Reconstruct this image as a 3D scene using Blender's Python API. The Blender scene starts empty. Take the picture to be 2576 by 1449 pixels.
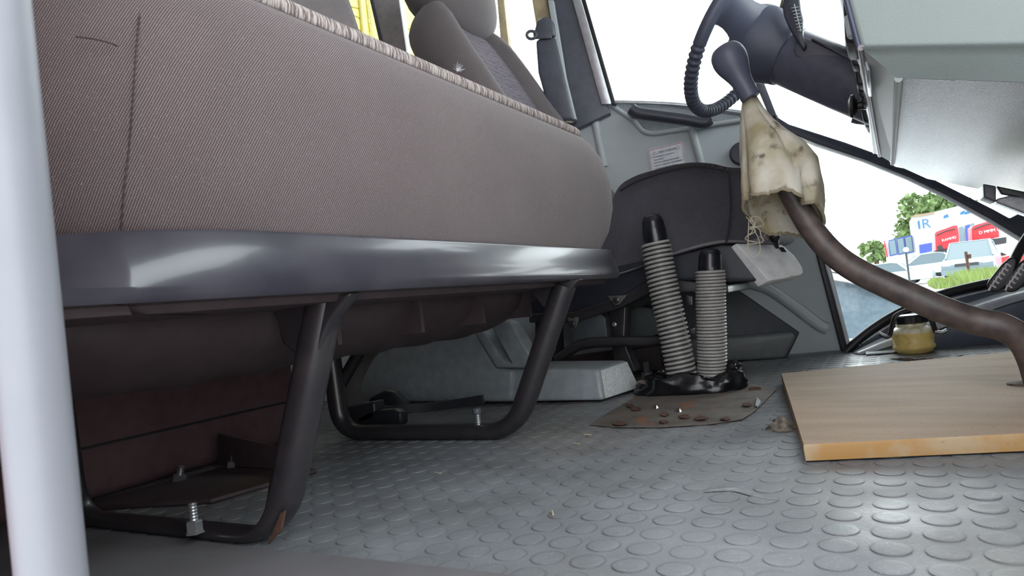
import bpy, bmesh, math, random
from math import sin, cos, pi, radians, sqrt
from mathutils import Vector as V, Matrix
random.seed(7)
SC = bpy.context.scene
COL = SC.collection
# ------------------------------------------------------------------ camera
FPX, PCX, PCY = 1717.0, 1288.0, 724.5
_yaw, _pit, _rol = radians(28.7), radians(1.5), radians(6.3)
CP = V((0, 0, .25))
CD = V((-sin(_yaw)*cos(_pit), cos(_yaw)*cos(_pit), sin(_pit)))
_R = V((cos(_yaw), sin(_yaw), 0)); _U = _R.cross(CD)
CR = _R*cos(_rol) - _U*sin(_rol); CU = _U*cos(_rol) + _R*sin(_rol)
cam = bpy.data.cameras.new('camera'); camo = bpy.data.objects.new('camera', cam); COL.objects.link(camo)
M = Matrix((CR, CU, -CD)).transposed().to_4x4(); M.translation = CP
camo.matrix_world = M
cam.sensor_width = 36; cam.lens = 36*FPX/2576; cam.clip_start = .02; cam.clip_end = 500
cam.dof.use_dof = True; cam.dof.focus_distance = 1.25; cam.dof.aperture_fstop = 15.0
SC.camera = camo
# ------------------------------------------------------------------ light
SC.view_settings.view_transform = 'Standard'; SC.view_settings.look = 'None'
SC.view_settings.gamma = 1; SC.view_settings.exposure = 0.62
W = bpy.data.worlds.new('sky'); SC.world = W; W.use_nodes = True
bg = W.node_tree.nodes['Background']
bg.inputs['Color'].default_value = (.93, .965, 1, 1)
# overcast sky, brighter towards the hidden sun ahead of the cab and beyond the driver's side
_t = W.node_tree; _g = _t.nodes.new('ShaderNodeTexCoord'); _d = _t.nodes.new('ShaderNodeVectorMath'); _d.operation = 'DOT_PRODUCT'
_d.inputs[1].default_value = (.50, .70, .51); _t.links.new(_g.outputs['Generated'], _d.inputs[0])
_m = _t.nodes.new('ShaderNodeMapRange'); _m.inputs[1].default_value = -.6; _m.inputs[2].default_value = .9
_m.inputs[3].default_value = 1.9; _m.inputs[4].default_value = 5.4
_t.links.new(_d.outputs['Value'], _m.inputs[0]); _t.links.new(_m.outputs[0], bg.inputs['Strength'])
# ------------------------------------------------------------------ geometry of rays
def ray(px, py): return CD + CR*((px-PCX)/FPX) - CU*((py-PCY)/FPX)
def P(px, py, x=None, y=None, z=None, w=None, d=None):
    """world point where the view ray of a photo pixel meets a plane of the cab (w: the driver's side wall, offset inwards)"""
    v = ray(px, py)
    if d is not None: return CP + v*d
    if x is not None: return CP + v*((x-CP.x)/v.x)
    if y is not None: return CP + v*((y-CP.y)/v.y)
    if z is not None: return CP + v*((z-CP.z)/v.z)
    n = V((-.22, 1, 0)); c = 2.33 - w
    return CP + v*((c - n.dot(CP))/n.dot(v))
def WY(x, off=0): return 2.33 + .22*x - off
NW = V((-.22, 1, 0)).normalized()

# ------------------------------------------------------------------ materials
MATS = {}
def lin(c):
    return tuple(((v/255)/12.92 if v/255 <= .04045 else ((v/255+.055)/1.055)**2.4) for v in c)
class NT:
    def __init__(s, name):
        m = bpy.data.materials.new(name); m.use_nodes = True; s.m = m; s.t = m.node_tree; s.n = s.t.nodes
        s.b = s.n['Principled BSDF']; MATS[name] = m
    def add(s, typ, **k):
        n = s.n.new(typ)
        for a, v in k.items(): setattr(n, a, v)
        return n
    def link(s, a, b): s.t.links.new(a, b)
    def math(s, op, a, b=None, c=None):
        n = s.add('ShaderNodeMath', operation=op)
        for i, v in enumerate((a, b, c)):
            if v is None: continue
            if isinstance(v, (int, float)): n.inputs[i].default_value = v
            else: s.link(v, n.inputs[i])
        return n.outputs[0]
    def noise(s, scale, detail=3, vec=None, rough=.5):
        n = s.add('ShaderNodeTexNoise'); n.inputs['Scale'].default_value = scale; n.inputs['Detail'].default_value = detail
        n.inputs['Roughness'].default_value = rough
        s.link(vec if vec is not None else s.coord(), n.inputs['Vector']); return n.outputs['Fac']
    def coord(s):
        if not hasattr(s, 'tc'): s.tc = s.add('ShaderNodeTexCoord')
        return s.tc.outputs['Object']
    def ramp(s, f, lo, hi):
        n = s.add('ShaderNodeMapRange'); n.inputs[1].default_value = lo; n.inputs[2].default_value = hi; s.link(f, n.inputs[0]); return n.outputs[0]
    def mix(s, f, a, b):
        n = s.add('ShaderNodeMix', data_type='RGBA'); 
        if isinstance(f, (int, float)): n.inputs[0].default_value = f
        else: s.link(f, n.inputs[0])
        for i, v in ((6, a), (7, b)):
            if isinstance(v, tuple): n.inputs[i].default_value = (*v, 1) if len(v) == 3 else v
            else: s.link(v, n.inputs[i])
        return n.outputs[2]
    def bump(s, h, strength=.3, dist=.001):
        n = s.add('ShaderNodeBump'); n.inputs['Strength'].default_value = strength; n.inputs['Distance'].default_value = dist
        s.link(h, n.inputs['Height']); s.link(n.outputs[0], s.b.inputs['Normal'])
        if s.b.inputs['Coat Roughness'].default_value > .2: s.link(n.outputs[0], s.b.inputs['Coat Normal'])
def plain(name, c, rough=.5, metal=0, c2=None, nscale=40, bump=None, spec=.5, coat=0, dirt=0):
    """plain surface with mottled wear; c in sRGB 0-255"""
    t = NT(name); b = t.b
    b.inputs['Roughness'].default_value = rough; b.inputs['Metallic'].default_value = metal
    b.inputs['Specular IOR Level'].default_value = spec; b.inputs['Coat Weight'].default_value = coat; b.inputs['Coat Roughness'].default_value = .3 if coat == 1 else .1
    c = lin(c); c2 = lin(c2) if c2 else tuple(v*.8 for v in c)
    col = t.mix(t.ramp(t.noise(nscale, 5), .35, .68), c, c2)
    if dirt:
        col = t.mix(t.ramp(t.noise(nscale*.23, 6), .55, .75), col, tuple(lin((120, 110, 98))[i]*dirt + c[i]*(1-dirt) for i in range(3)))
    t.link(col, b.inputs['Base Color'])
    if bump: t.bump(t.noise(bump[0], 2), bump[1], bump[2])
    return t.m
def fabric(name, base, dot, pitch=.0029, ax='yz', strength=.5):
    """twill: rows of pale dots running diagonally"""
    t = NT(name); t.b.inputs['Roughness'].default_value = .95; t.b.inputs['Specular IOR Level'].default_value = .15
    t.b.inputs['Sheen Weight'].default_value = .25; t.b.inputs['Sheen Roughness'].default_value = .5
    s = t.add('ShaderNodeSeparateXYZ'); t.link(t.coord(), s.inputs[0])
    u = t.math('ADD', s.outputs[0], s.outputs[1]); v = s.outputs[2]
    k = 2*pi/pitch
    a = t.math('SINE', t.math('MULTIPLY', t.math('SUBTRACT', t.math('MULTIPLY', v, .75), u), k))
    bq = t.math('SINE', t.math('MULTIPLY', t.math('ADD', t.math('MULTIPLY', u, .6), v), k*1.25))
    h = t.math('MULTIPLY', t.math('ADD', a, 1), t.math('ADD', t.math('MULTIPLY', bq, .25), .75))
    f = t.ramp(h, .55, 1.75)
    n = t.noise(9, 4); big = t.ramp(n, .3, .7)
    c = t.mix(f, lin(base), lin(dot)); c = t.mix(t.math('MULTIPLY', big, .25), c, tuple(v*.7 for v in lin(base)))
    fine = t.noise(900, 1); c = t.mix(t.math('MULTIPLY', t.ramp(fine, .62, .8), .35), c, lin((170, 160, 158)))
    t.link(c, t.b.inputs['Base Color']); t.bump(h, strength, .0006); return t.m
def heather(name, a, b_):
    t = NT(name); t.b.inputs['Roughness'].default_value = .95; t.b.inputs['Specular IOR Level'].default_value = .15
    mp = t.add('ShaderNodeMapping'); t.link(t.coord(), mp.inputs[0]); mp.inputs['Scale'].default_value = (60, 460, 60)
    n = t.noise(1, 3, mp.outputs[0]); c = t.mix(t.ramp(n, .4, .62), lin(a), lin(b_))
    t.link(c, t.b.inputs['Base Color']); t.bump(n, .5, .001); return t.m

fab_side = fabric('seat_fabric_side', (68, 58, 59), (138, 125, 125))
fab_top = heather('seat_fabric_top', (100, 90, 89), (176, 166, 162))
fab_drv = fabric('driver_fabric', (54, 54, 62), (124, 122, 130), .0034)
fab_drv2 = fabric('driver_fabric_warm', (92, 86, 88), (128, 121, 122), .004)
blackpl = plain('black_plastic', (38, 39, 44), .42, bump=(500, .15, .0005))
tray_m = plain('tray_plastic', (46, 45, 54), .28, c2=(62, 60, 68), nscale=14, bump=(700, .10, .0003), coat=.3)
blackmet = plain('black_painted_steel', (38, 36, 40), .38, c2=(48, 44, 46), nscale=25, coat=.2)
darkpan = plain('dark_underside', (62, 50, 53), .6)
rustm = plain('rust', (88, 58, 44), .9, c2=(56, 42, 38), nscale=90)
steelm = plain('zinc_steel', (165, 168, 170), .35, .8, bump=(200, .2, .0005))
greypl = plain('grey_plastic', (176, 184, 187), .40, c2=(168, 177, 180), nscale=6, bump=(600, .12, .0004))
greydash = plain('dash_plastic', (136, 146, 144), .45, c2=(130, 140, 138), nscale=5, bump=(480, .4, .0007))
greyunder = plain('dash_under_plastic', (150, 154, 160), .2, c2=(138, 140, 148), nscale=5, bump=(520, .9, .0010), spec=1.0, coat=1.0)
darkgrey = plain('dark_grey_trim', (84, 87, 98), .4, bump=(500, .2, .0005))
bluish = plain('bluish_panel', (96, 102, 116), .2, c2=(88, 94, 108), nscale=8, coat=.8)
rubberb = plain('black_rubber', (24, 25, 30), .45)
cream = plain('cream_trim', (186, 172, 140), .6)
alu = plain('aluminium', (200, 206, 212), .3, .7)
redm = plain('red_paint', (140, 30, 45), .35, coat=.5)
polem = plain('grey_pole_paint', (118, 120, 127), .45, c2=(111, 113, 120), nscale=9)
shirt = plain('webbing', (90, 88, 86), .7, bump=(900, .4, .0006))
coilm = plain('grey_coil_plastic', (158, 156, 153), .34, c2=(142, 140, 137), nscale=60)
vinyl = plain('black_vinyl', (20, 21, 24), .26, bump=(60, .25, .002))
knobm = plain('knob_rubber', (80, 83, 99), .45, c2=(72, 75, 90), nscale=20, bump=(800, .12, .0003))
wheelm = plain('wheel_rubber', (76, 80, 97), .45, c2=(68, 72, 87), nscale=16, bump=(700, .2, .0004))
rodm = plain('worn_rod', (64, 56, 56), .45, c2=(92, 80, 76), nscale=45, bump=(300, .4, .0006), dirt=.3)
white = plain('white_paper', (226, 230, 236), .6)
whitepl = plain('pale_plastic', (196, 204, 210), .3, bump=(300, .2, .0005))
lit_white = plain('lit_pale_face', (206, 212, 212), .5, c2=(176, 182, 182), nscale=130, bump=(200, .3, .0008))
inkm = plain('ink', (60, 66, 82), .8); inkr = plain('red_ink', (200, 96, 80), .8)
thread = plain('thread', (178, 170, 150), .9)
yellow = plain('yellow_paint', (226, 206, 66), .45, c2=(220, 200, 70), nscale=3)
olive = plain('yellow_seam', (130, 118, 50), .6)
headl = plain('headliner', (205, 205, 203), .9)
chrome = plain('worn_chrome', (190, 186, 184), .2, .9)

def mat_floor():
    t = NT('rubber_floor'); b = t.b; b.inputs['Roughness'].default_value = .42; b.inputs['Specular IOR Level'].default_value = .5
    c = t.mix(t.ramp(t.noise(7, 6), .35, .7), lin((122, 126, 130)), lin((98, 100, 104)))
    c = t.mix(t.math('MULTIPLY', t.ramp(t.noise(2.2, 5), .5, .7), .45), c, lin((134, 124, 112)))
    c = t.mix(t.math('MULTIPLY', t.ramp(t.noise(420, 2), .64, .74), .7), c, lin((176, 170, 160)))
    s = t.add('ShaderNodeSeparateXYZ'); t.link(t.coord(), s.inputs[0])
    # scuffed dirty ring where each coin meets the sheet
    def cell(o, off): 
        q = t.math('DIVIDE', t.math('SUBTRACT', o, off), .0425); return t.math('SUBTRACT', t.math('SUBTRACT', q, t.math('FLOOR', t.math('ADD', q, .5))), 0)
    cx = cell(s.outputs[0], .0195); cy = cell(s.outputs[1], .937)
    d = t.math('SQRT', t.math('ADD', t.math('MULTIPLY', cx, cx), t.math('MULTIPLY', cy, cy)))
    ring = t.math('SUBTRACT', 1, t.ramp(t.math('ABSOLUTE', t.math('SUBTRACT', d, .40)), .01, .05))
    c = t.mix(t.math('MULTIPLY', t.math('MULTIPLY', ring, t.ramp(t.noise(5, 4), .25, .6)), .5), c, lin((70, 68, 70)))
    t.link(c, b.inputs['Base Color'])
    r = t.ramp(t.noise(11, 5), .3, .7); t.link(t.math('ADD', t.math('MULTIPLY', r, .2), .36), b.inputs['Roughness'])
    t.bump(t.math('ADD', t.noise(16, 5), t.math('MULTIPLY', t.noise(260, 2), .12)), .5, .004); return t.m
floorm = mat_floor()
def mat_board():
    t = NT('painted_board'); t.b.inputs['Roughness'].default_value = .75; t.b.inputs['Specular IOR Level'].default_value = .2
    mp = t.add('ShaderNodeMapping'); t.link(t.coord(), mp.inputs[0]); mp.inputs['Scale'].default_value = (3, 14, 8)
    g = t.noise(1.5, 6, mp.outputs[0])
    c = t.mix(t.ramp(g, .35, .65), lin((166, 145, 124)), lin((150, 131, 112)))
    c = t.mix(t.ramp(t.noise(2.3, 4), .5, .75), c, lin((158, 142, 127)))
    c = t.mix(t.math('MULTIPLY', t.ramp(t.noise(230, 2), .66, .72), .7), c, lin((84, 70, 62)))
    t.link(c, t.b.inputs['Base Color']); t.bump(g, .3, .002); return t.m
boardm = mat_board()
def mat_edge():
    t = NT('board_edge'); t.b.inputs['Roughness'].default_value = .5
    c = t.mix(t.ramp(t.noise(13, 5), .48, .6), lin((156, 116, 62)), lin((160, 138, 106)))
    c = t.mix(t.ramp(t.noise(34, 5), .62, .72), c, lin((96, 76, 60))); t.link(c, t.b.inputs['Base Color']); return t.m
edgem = mat_edge()
def mat_plate():
    t = NT('rusty_plate'); t.b.inputs['Roughness'].default_value = .75
    c = t.mix(t.ramp(t.noise(14, 5), .4, .65), lin((98, 92, 86)), lin((78, 72, 66)))
    c = t.mix(t.ramp(t.noise(19, 5), .6, .64), c, lin((120, 76, 52)))
    c = t.mix(t.math('MULTIPLY', t.ramp(t.noise(400, 2), .62, .7), .6), c, lin((150, 142, 132)))
    t.link(c, t.b.inputs['Base Color']); t.bump(t.noise(80, 5), .4, .002); return t.m
platem = mat_plate()
def mat_canvas():
    t = NT('stained_canvas'); t.b.inputs['Roughness'].default_value = .95; t.b.inputs['Specular IOR Level'].default_value = .1
    c = t.mix(t.ramp(t.noise(14, 5), .38, .62), lin((204, 199, 186)), lin((160, 150, 122)))
    c = t.mix(t.ramp(t.noise(31, 6), .58, .7), c, lin((108, 98, 84)))
    c = t.mix(t.ramp(t.noise(23, 5), .66, .74), c, lin((70, 68, 66)))
    t.link(c, t.b.inputs['Base Color']); t.bump(t.noise(700, 2), .4, .0006); return t.m
canvas = mat_canvas()
def mat_glass():
    t = NT('window_glass'); o = t.n['Material Output']; tr = t.add('ShaderNodeBsdfTransparent'); tr.inputs[0].default_value = (.93, .96, .95, 1)
    gl = t.add('ShaderNodeBsdfGlossy'); gl.inputs['Roughness'].default_value = .02
    mx = t.add('ShaderNodeMixShader'); fr = t.add('ShaderNodeFresnel'); fr.inputs[0].default_value = 1.3
    t.link(fr.outputs[0], mx.inputs[0]); t.link(tr.outputs[0], mx.inputs[1]); t.link(gl.outputs[0], mx.inputs[2]); t.link(mx.outputs[0], o.inputs[0]); return t.m
glassm = mat_glass()
def mat_fluid():
    t = NT('yellowed_plastic'); b = t.b; b.inputs['Roughness'].default_value = .35
    s = t.add('ShaderNodeSeparateXYZ'); t.link(t.coord(), s.inputs[0])
    c = t.mix(t.ramp(s.outputs[2], .056, .060), lin((232, 206, 128)), lin((232, 226, 196)))
    c = t.mix(t.math('MULTIPLY', t.ramp(t.noise(50, 4), .5, .7), .4), c, lin((150, 120, 60)))
    t.link(c, b.inputs['Base Color']); b.inputs['Subsurface Weight'].default_value = .25; b.inputs['Subsurface Radius'].default_value = (.02, .015, .005)
    return t.m
fluidm = mat_fluid()
def mat_drvback():
    t = NT('patterned_fabric'); t.b.inputs['Roughness'].default_value = .95; t.b.inputs['Specular IOR Level'].default_value = .1
    br = t.add('ShaderNodeTexBrick'); mp = t.add('ShaderNodeMapping'); t.link(t.coord(), mp.inputs[0])
    mp.inputs['Rotation'].default_value = (radians(90), radians(0), radians(90)); mp.inputs['Scale'].default_value = (30, 30, 30)
    t.link(mp.outputs[0], br.inputs['Vector']); br.inputs['Color1'].default_value = (*lin((132, 126, 134)), 1); br.inputs['Color2'].default_value = (*lin((112, 106, 114)), 1)
    br.inputs['Mortar'].default_value = (*lin((84, 78, 86)), 1); br.inputs['Scale'].default_value = 1.6; br.inputs['Mortar Size'].default_value = .035
    c = t.mix(t.ramp(t.noise(60, 3), .45, .6), br.outputs[0], lin((116, 110, 118))); t.link(c, t.b.inputs['Base Color']); return t.m
patfab = mat_drvback()
leaf = plain('leaves', (122, 142, 92), .9, c2=(98, 122, 74), nscale=3)
grassm = plain('grass', (130, 146, 84), .9, c2=(110, 128, 68), nscale=2)
asphalt = plain('asphalt', (196, 196, 192), .9, c2=(182, 182, 180), nscale=.5)
bwall = plain('building_wall', (206, 210, 214), .8)
bblue = plain('building_blue', (60, 80, 170), .5); bglass = plain('building_glass', (110, 130, 140), .15)
bbrown = plain('building_roof', (150, 130, 110), .8)
truckr = plain('truck_red', (205, 40, 50), .4, c2=(215, 50, 60), nscale=1)
tdark = plain('truck_dark', (50, 50, 55), .6)
tyre = plain('tyre', (30, 30, 32), .8)
carw = plain('car_white', (186, 198, 204), .3); cars = plain('car_silver', (112, 128, 140), .3); carr = plain('car_red', (200, 40, 45), .35)
carglass = plain('car_glass', (84, 100, 108), .08); nearglass = plain('near_car_glass', (104, 118, 132), .06)
carp = plain('car_pinkish_silver', (196, 186, 194), .3)

# ------------------------------------------------------------------ builders
def link(name, me, m=None, parent=None, smooth=None):
    o = bpy.data.objects.new(name, me); COL.objects.link(o)
    if m: me.materials.append(m)
    if smooth:
        for p in me.polygons: p.use_smooth = True
        if smooth < 179: me.set_sharp_from_angle(angle=radians(smooth))
    if parent:
        o.parent = parent; o.matrix_parent_inverse = parent.matrix_world.inverted()
    return o
def tag(o, label=None, cat=None, group=None, kind=None):
    if label: o['label'] = label
    if cat: o['category'] = cat
    if group: o['group'] = group
    if kind: o['kind'] = kind
    return o
def thing(name, label, cat, loc, group=None):
    o = bpy.data.objects.new(name, None); COL.objects.link(o); o.empty_display_size = .05
    o.location = loc; o.matrix_world = Matrix.Translation(V(loc)); return tag(o, label, cat, group)
def struct(o): o['kind'] = 'structure'; return o
def bev(o, w, seg=3, ang=30):
    b = o.modifiers.new('bevel', 'BEVEL'); b.width = w; b.segments = seg; b.limit_method = 'ANGLE'; b.angle_limit = radians(ang)
    b.harden_normals = False
    for p in o.data.polygons: p.use_smooth = True
    return o
def mesh(name, vs, fs, m, parent=None, smooth=None):
    me = bpy.data.meshes.new(name); me.from_pydata([tuple(v) for v in vs], [], fs); me.update()
    bm = bmesh.new(); bm.from_mesh(me); bmesh.ops.recalc_face_normals(bm, faces=bm.faces); bm.to_mesh(me); bm.free()
    return link(name, me, m, parent, smooth)
def slab(name, pts, ex, m, parent=None, bevel=0, seg=3):
    """polygon of 3D points thickened along ex"""
    n = len(pts); pts = [V(p) for p in pts]; ex = V(ex)
    vs = pts + [p+ex for p in pts]
    fs = [tuple(range(n)), tuple(range(2*n-1, n-1, -1))] + [(i, (i+1) % n, n+(i+1) % n, n+i) for i in range(n)]
    o = mesh(name, vs, fs, m, parent)
    if bevel: bev(o, bevel, seg)
    return o
def boxm(name, lo, hi, m, parent=None, bevel=0, seg=3):
    (a, b, c), (d, e, f) = lo, hi
    return slab(name, [(a, b, c), (d, b, c), (d, e, c), (a, e, c)], (0, 0, f-c), m, parent, bevel, seg)
def loft(name, loops, m, parent=None, closed=True, caps=True, smooth=60):
    n = len(loops[0]); vs = [p for l in loops for p in l]; fs = []
    for k in range(len(loops)-1):
        for i in range(n if closed else n-1):
            j = (i+1) % n; fs.append((k*n+i, k*n+j, (k+1)*n+j, (k+1)*n+i))
    if caps: fs += [tuple(range(n)), tuple((len(loops)-1)*n+i for i in range(n))]
    return mesh(name, vs, fs, m, parent, smooth)
def catmull(pts, sub=6, closed=False):
    pts = [V(p) for p in pts]; n = len(pts); out = []
    rng = range(n) if closed else range(n-1)
    for i in rng:
        g = (lambda k: pts[k % n]) if closed else (lambda k: pts[max(0, min(n-1, k))])
        a, b, c, d = g(i-1), g(i), g(i+1), g(i+2)
        for s in range(sub):
            t = s/sub; out.append(.5*((2*b)+(c-a)*t+(2*a-5*b+4*c-d)*t*t+(-a+3*b-3*c+d)*t**3))
    if not closed: out.append(pts[-1])
    return out
def tube(name, pts, r, m, parent=None, seg=12, closed=False, flat=1.0, up=None, smooth=70):
    pts = [V(p) for p in pts]; n = len(pts); loops = []
    rs = r if isinstance(r, (list, tuple)) else [r]*n
    pn = None
    for i, p in enumerate(pts):
        fl_ = flat[i] if isinstance(flat, (list, tuple)) else flat; a = pts[(i-1) % n] if (closed or i) else p; b = pts[(i+1) % n] if (closed or i < n-1) else p
        t = (b-a).normalized()
        if up is not None: u = V(up)
        elif pn is None: u = V((0, 0, 1)) if abs(t.z) < .9 else V((1, 0, 0))
        else: u = pn
        u = (u - t*u.dot(t)).normalized(); pn = u; v = t.cross(u)
        loops.append([p + (u*cos(2*pi*k/seg) + v*sin(2*pi*k/seg)*fl_)*rs[i] for k in range(seg)])
    if closed:
        vs = [q for l in loops for q in l]; fs = []
        for k in range(n):
            for i in range(seg): fs.append((k*seg+i, k*seg+(i+1) % seg, ((k+1) % n)*seg+(i+1) % seg, ((k+1) % n)*seg+i))
        return mesh(name, vs, fs, m, parent, smooth)
    return loft(name, loops, m, parent, smooth=smooth)
def lathe(name, org, axis, prof, m, parent=None, seg=24, smooth=50, sq=1, up=None):
    """prof: (distance along axis, radius)"""
    a = V(axis).normalized(); u = V(up) if up else (V((0, 1, 0)) if abs(a.y) < .9 else V((1, 0, 0))); u = (u-a*u.dot(a)).normalized(); v = a.cross(u)
    return loft(name, [[V(org)+a*h+(u*cos(2*pi*k/seg)+v*sin(2*pi*k/seg)*sq)*r for k in range(seg)] for h, r in prof], m, parent, smooth=smooth)
def smoothprof(pr_, sub=5):
    return [(p.x, max(.0005, p.y)) for p in catmull([(a, b, 0) for a, b in pr_], sub)]
def bolt(name, base, top, r, parent=None, label=None, nut=True, cat='bolt'):
    base = V(base); top = V(top); ax = (top-base); L = ax.length; prof = []
    k = int(L/.0035); 
    for i in range(k): h = L*i/k; prof += [(h, r*.88), (h+L/k*.5, r)]
    prof += [(L, r*.8)]
    if parent is None:
        t = thing(name, label, cat, base); 
    else: t = parent
    lathe('threaded_shank' if parent is None else 'stud', base, ax, prof, steelm, t, 12, 30)
    if nut: lathe('nut', base+ax.normalized()*.001, ax, [(0, r*2.1), (.002, r*2.1), (.0022, r*1.85), (.014, r*1.85), (.016, r*1.6)], steelm, t, 6, 20)
    return t
def text(name, s, org, ux, uy, size, m, parent=None, ex=.0002, align='LEFT'):
    c = bpy.data.curves.new(name, 'FONT'); c.body = s; c.size = size; c.extrude = ex; c.align_x = align
    to = bpy.data.objects.new('t', c); COL.objects.link(to); bpy.context.view_layer.update()
    me = bpy.data.meshes.new_from_object(to.evaluated_get(bpy.context.evaluated_depsgraph_get())); bpy.data.objects.remove(to); bpy.data.curves.remove(c)
    ux = V(ux).normalized(); uy = V(uy); uy = (uy-ux*uy.dot(ux)).normalized(); uz = ux.cross(uy)
    Mx = Matrix((ux, uy, uz)).transposed().to_4x4(); Mx.translation = V(org); me.transform(Mx); me.name = name
    me.materials.clear(); return link(name, me, m, parent)
def rrect(x0, y0, x1, y1, r, z, n=6):
    """rounded rectangle loop; r = (r at x1 y0, x1 y1, x0 y1, x0 y0)"""
    if not isinstance(r, (tuple, list)): r = (r,)*4
    out = []
    for (cx, cy, a0, q) in ((x1, y0, -90, r[0]), (x1, y1, 0, r[1]), (x0, y1, 90, r[2]), (x0, y0, 180, r[3])):
        ox = cx-q if cx == x1 else cx+q; oy = cy-q if cy == y1 else cy+q
        for k in range(n+1):
            a = radians(a0+90*k/n); out.append(V((ox+q*cos(a), oy+q*sin(a), z)))
    return out
def densify(l, step):
    out = []
    n = len(l)
    for i in range(n):
        a, b = l[i], l[(i+1) % n]; k = max(1, int((b-a).length/step))
        out += [a+(b-a)*(j/k) for j in range(k)]
    return out

# ------------------------------------------------------------------ setting: floor, walls, roof
def make_floor():
    bm = bmesh.new()
    x0, x1, y0 = -1.75, 1.0, .53
    nx, ny = 12, 12
    vs = [bm.verts.new(p) for p in ((x0, y0, 0), (x1, y0, 0), (x1, WY(x1), 0), (x0, WY(x0), 0), (x0, y0, -.03), (x1, y0, -.03), (x1, WY(x1), -.03), (x0, WY(x0), -.03))]
    for f in ((0, 1, 2, 3), (7, 6, 5, 4), (0, 4, 5, 1), (1, 5, 6, 2), (2, 6, 7, 3), (3, 7, 4, 0)): bm.faces.new([vs[i] for i in f])
    p = .0425; r0 = .0167
    i0 = int((x0-.0195)/p)+1; i1 = int((x1-.0195)/p)-1
    for i in range(i0, i1+1):
        for j in range(-9, 34):
            x = .0195+i*p; y = .937+j*p
            if y < y0+.012 or y > WY(x)-.02: continue
            worn = random.random() < .1
            h = (.0004 if worn else .0008)*random.uniform(.85, 1.1); tx = random.uniform(-.004, .004); ty = random.uniform(-.005, .005)
            n = 22 if y < 1.5 else 14
            rings = []
            for rr, hh in ((r0*1.0, -.0002), (r0*.995, h*.9), (r0*.97, h), (r0*.6, h*.97)):
                rings.append([bm.verts.new((x+rr*cos(2*pi*k/n), y+rr*sin(2*pi*k/n), hh+(tx*cos(2*pi*k/n)+ty*sin(2*pi*k/n))*rr*(hh > 0))) for k in range(n)])
            for a, b in zip(rings, rings[1:]):
                for k in range(n): bm.faces.new((a[k], a[(k+1) % n], b[(k+1) % n], b[k]))
            bm.faces.new(rings[-1])
    me = bpy.data.meshes.new('floor'); bm.to_mesh(me); bm.free()
    return struct(link('floor', me, floorm, None, 35))
make_floor()
# door sill trim, step well
sill = slab('trim_1', [(-1.75, .20, -.05), (-1.75, .545, -.05), (-1.75, .545, .0035), (-1.75, .50, .006), (-1.75, .40, .004), (-1.75, .30, -.004), (-1.75, .22, -.02), (-1.75, .20, -.035)], (2.75, 0, 0), plain('sill_plastic', (112, 110, 114), .5, c2=(100, 98, 100), nscale=9, bump=(400, .2, .0005)))
struct(sill)
struct(boxm('wall_right', (-1.78, .10, -.36), (-.365, .150, 1.72), redm, None, .004))
struct(boxm('trim_2', (-.365, .09, 1.45), (.85, .195, 1.72), redm))
struct(boxm('trim_3', (.85, .09, -.36), (1.0, .195, 1.72), redm))
struct(boxm('trim_4', (-1.78, .06, -.40), (1.0, .545, -.36), darkgrey))
struct(boxm('trim_5', (-1.78, .515, -.36), (1.0, .53, -.05), darkgrey))
struct(boxm('wall_back', (-1.80, .195, 0), (-1.75, WY(-1.75), 1.72), plain('back_wall_panel', (150, 152, 152), .6)))
struct(slab('ceiling', [(-1.80, .09, 1.72), (1.0, .09, 1.72), (1.0, WY(1)+.03, 1.72), (-1.80, WY(-1.8)+.03, 1.72)], (0, 0, .04), headl))
def wallslab(name, xz, m, off=0, th=.04, parent=None, bevel=0):
    return slab(name, [(x, WY(x, off), z) for x, z in xz], NW*th, m, parent, bevel)
def wpoly(name, pix, m, off=0, th=.03, parent=None, bevel=0, seg=3):
    """outline given as photo pixels, laid on the driver's side wall at offset off"""
    return slab(name, [P(a, b, w=off) for a, b in pix], NW*th, m, parent, bevel, seg)
def wtube(name, pix, off, r, m, parent=None, sub=6, **k):
    return tube(name, catmull([P(a, b, w=off) for a, b in pix], sub), r, m, parent, **k)
# rear lower side of the cab, behind the door
q = P(1462, 300, w=0)
struct(wallslab('wall_left', [(-1.75, 0), (-.95, 0), (-.95, .93), (-1.75, .93)], greypl, 0))
struct(wallslab('trim_6', [(-1.75, 1.60), (1.0, 1.60), (1.0, 1.72), (-1.75, 1.72)], headl, 0))
struct(wallslab('trim_7', [(.55, 0), (1.0, 0), (1.0, .75), (.55, .3)], bluish, 0))
tops = lambda a, b, t: (a[0]+(b[0]-a[0])*t, a[1]+(b[1]-a[1])*t)
def pillar(name, tl, tr, br, bl, m, off=0, th=.05, bevel=.004, ext=2.6):
    """pillar whose sides keep on upwards to the roof"""
    T = []; Bs = []
    for a, b in ((tl, bl), (tr, br)):
        A = P(*a, w=off); B = P(*b, w=off); d = (A-B); k = (1.62-B.z)/d.z; T.append(B+d*k); Bs.append(B+d*((.92-B.z)/d.z) if B.z > 1.0 else B)
    return struct(slab(name, [T[0], T[1], Bs[1], Bs[0]], NW*th, m, None, bevel))
pillar('trim_8', (935, 0), (1003, 0), (1030, 190), (985, 190), plain('pillar_grey', (176, 172, 176), .35), .02)
pillar('trim_9', (930, 0), (936, 0), (972, 150), (964, 150), darkgrey, .03, .02, .001)
pillar('trim_10', (1250, 0), (1268, 0), (1290, 210), (1268, 210), cream, .01)
pillar('trim_11', (1338, 0), (1382, 0), (1450, 330), (1392, 330), cream, .01, .04)
pillar('trim_12', (1374, 0), (1442, 0), (1535, 285), (1440, 330), darkgrey, .03, .05)
pillar('trim_13', (1440, 0), (1461, 0), (1537, 262), (1513, 262), alu, .045, .02, .002)
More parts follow.
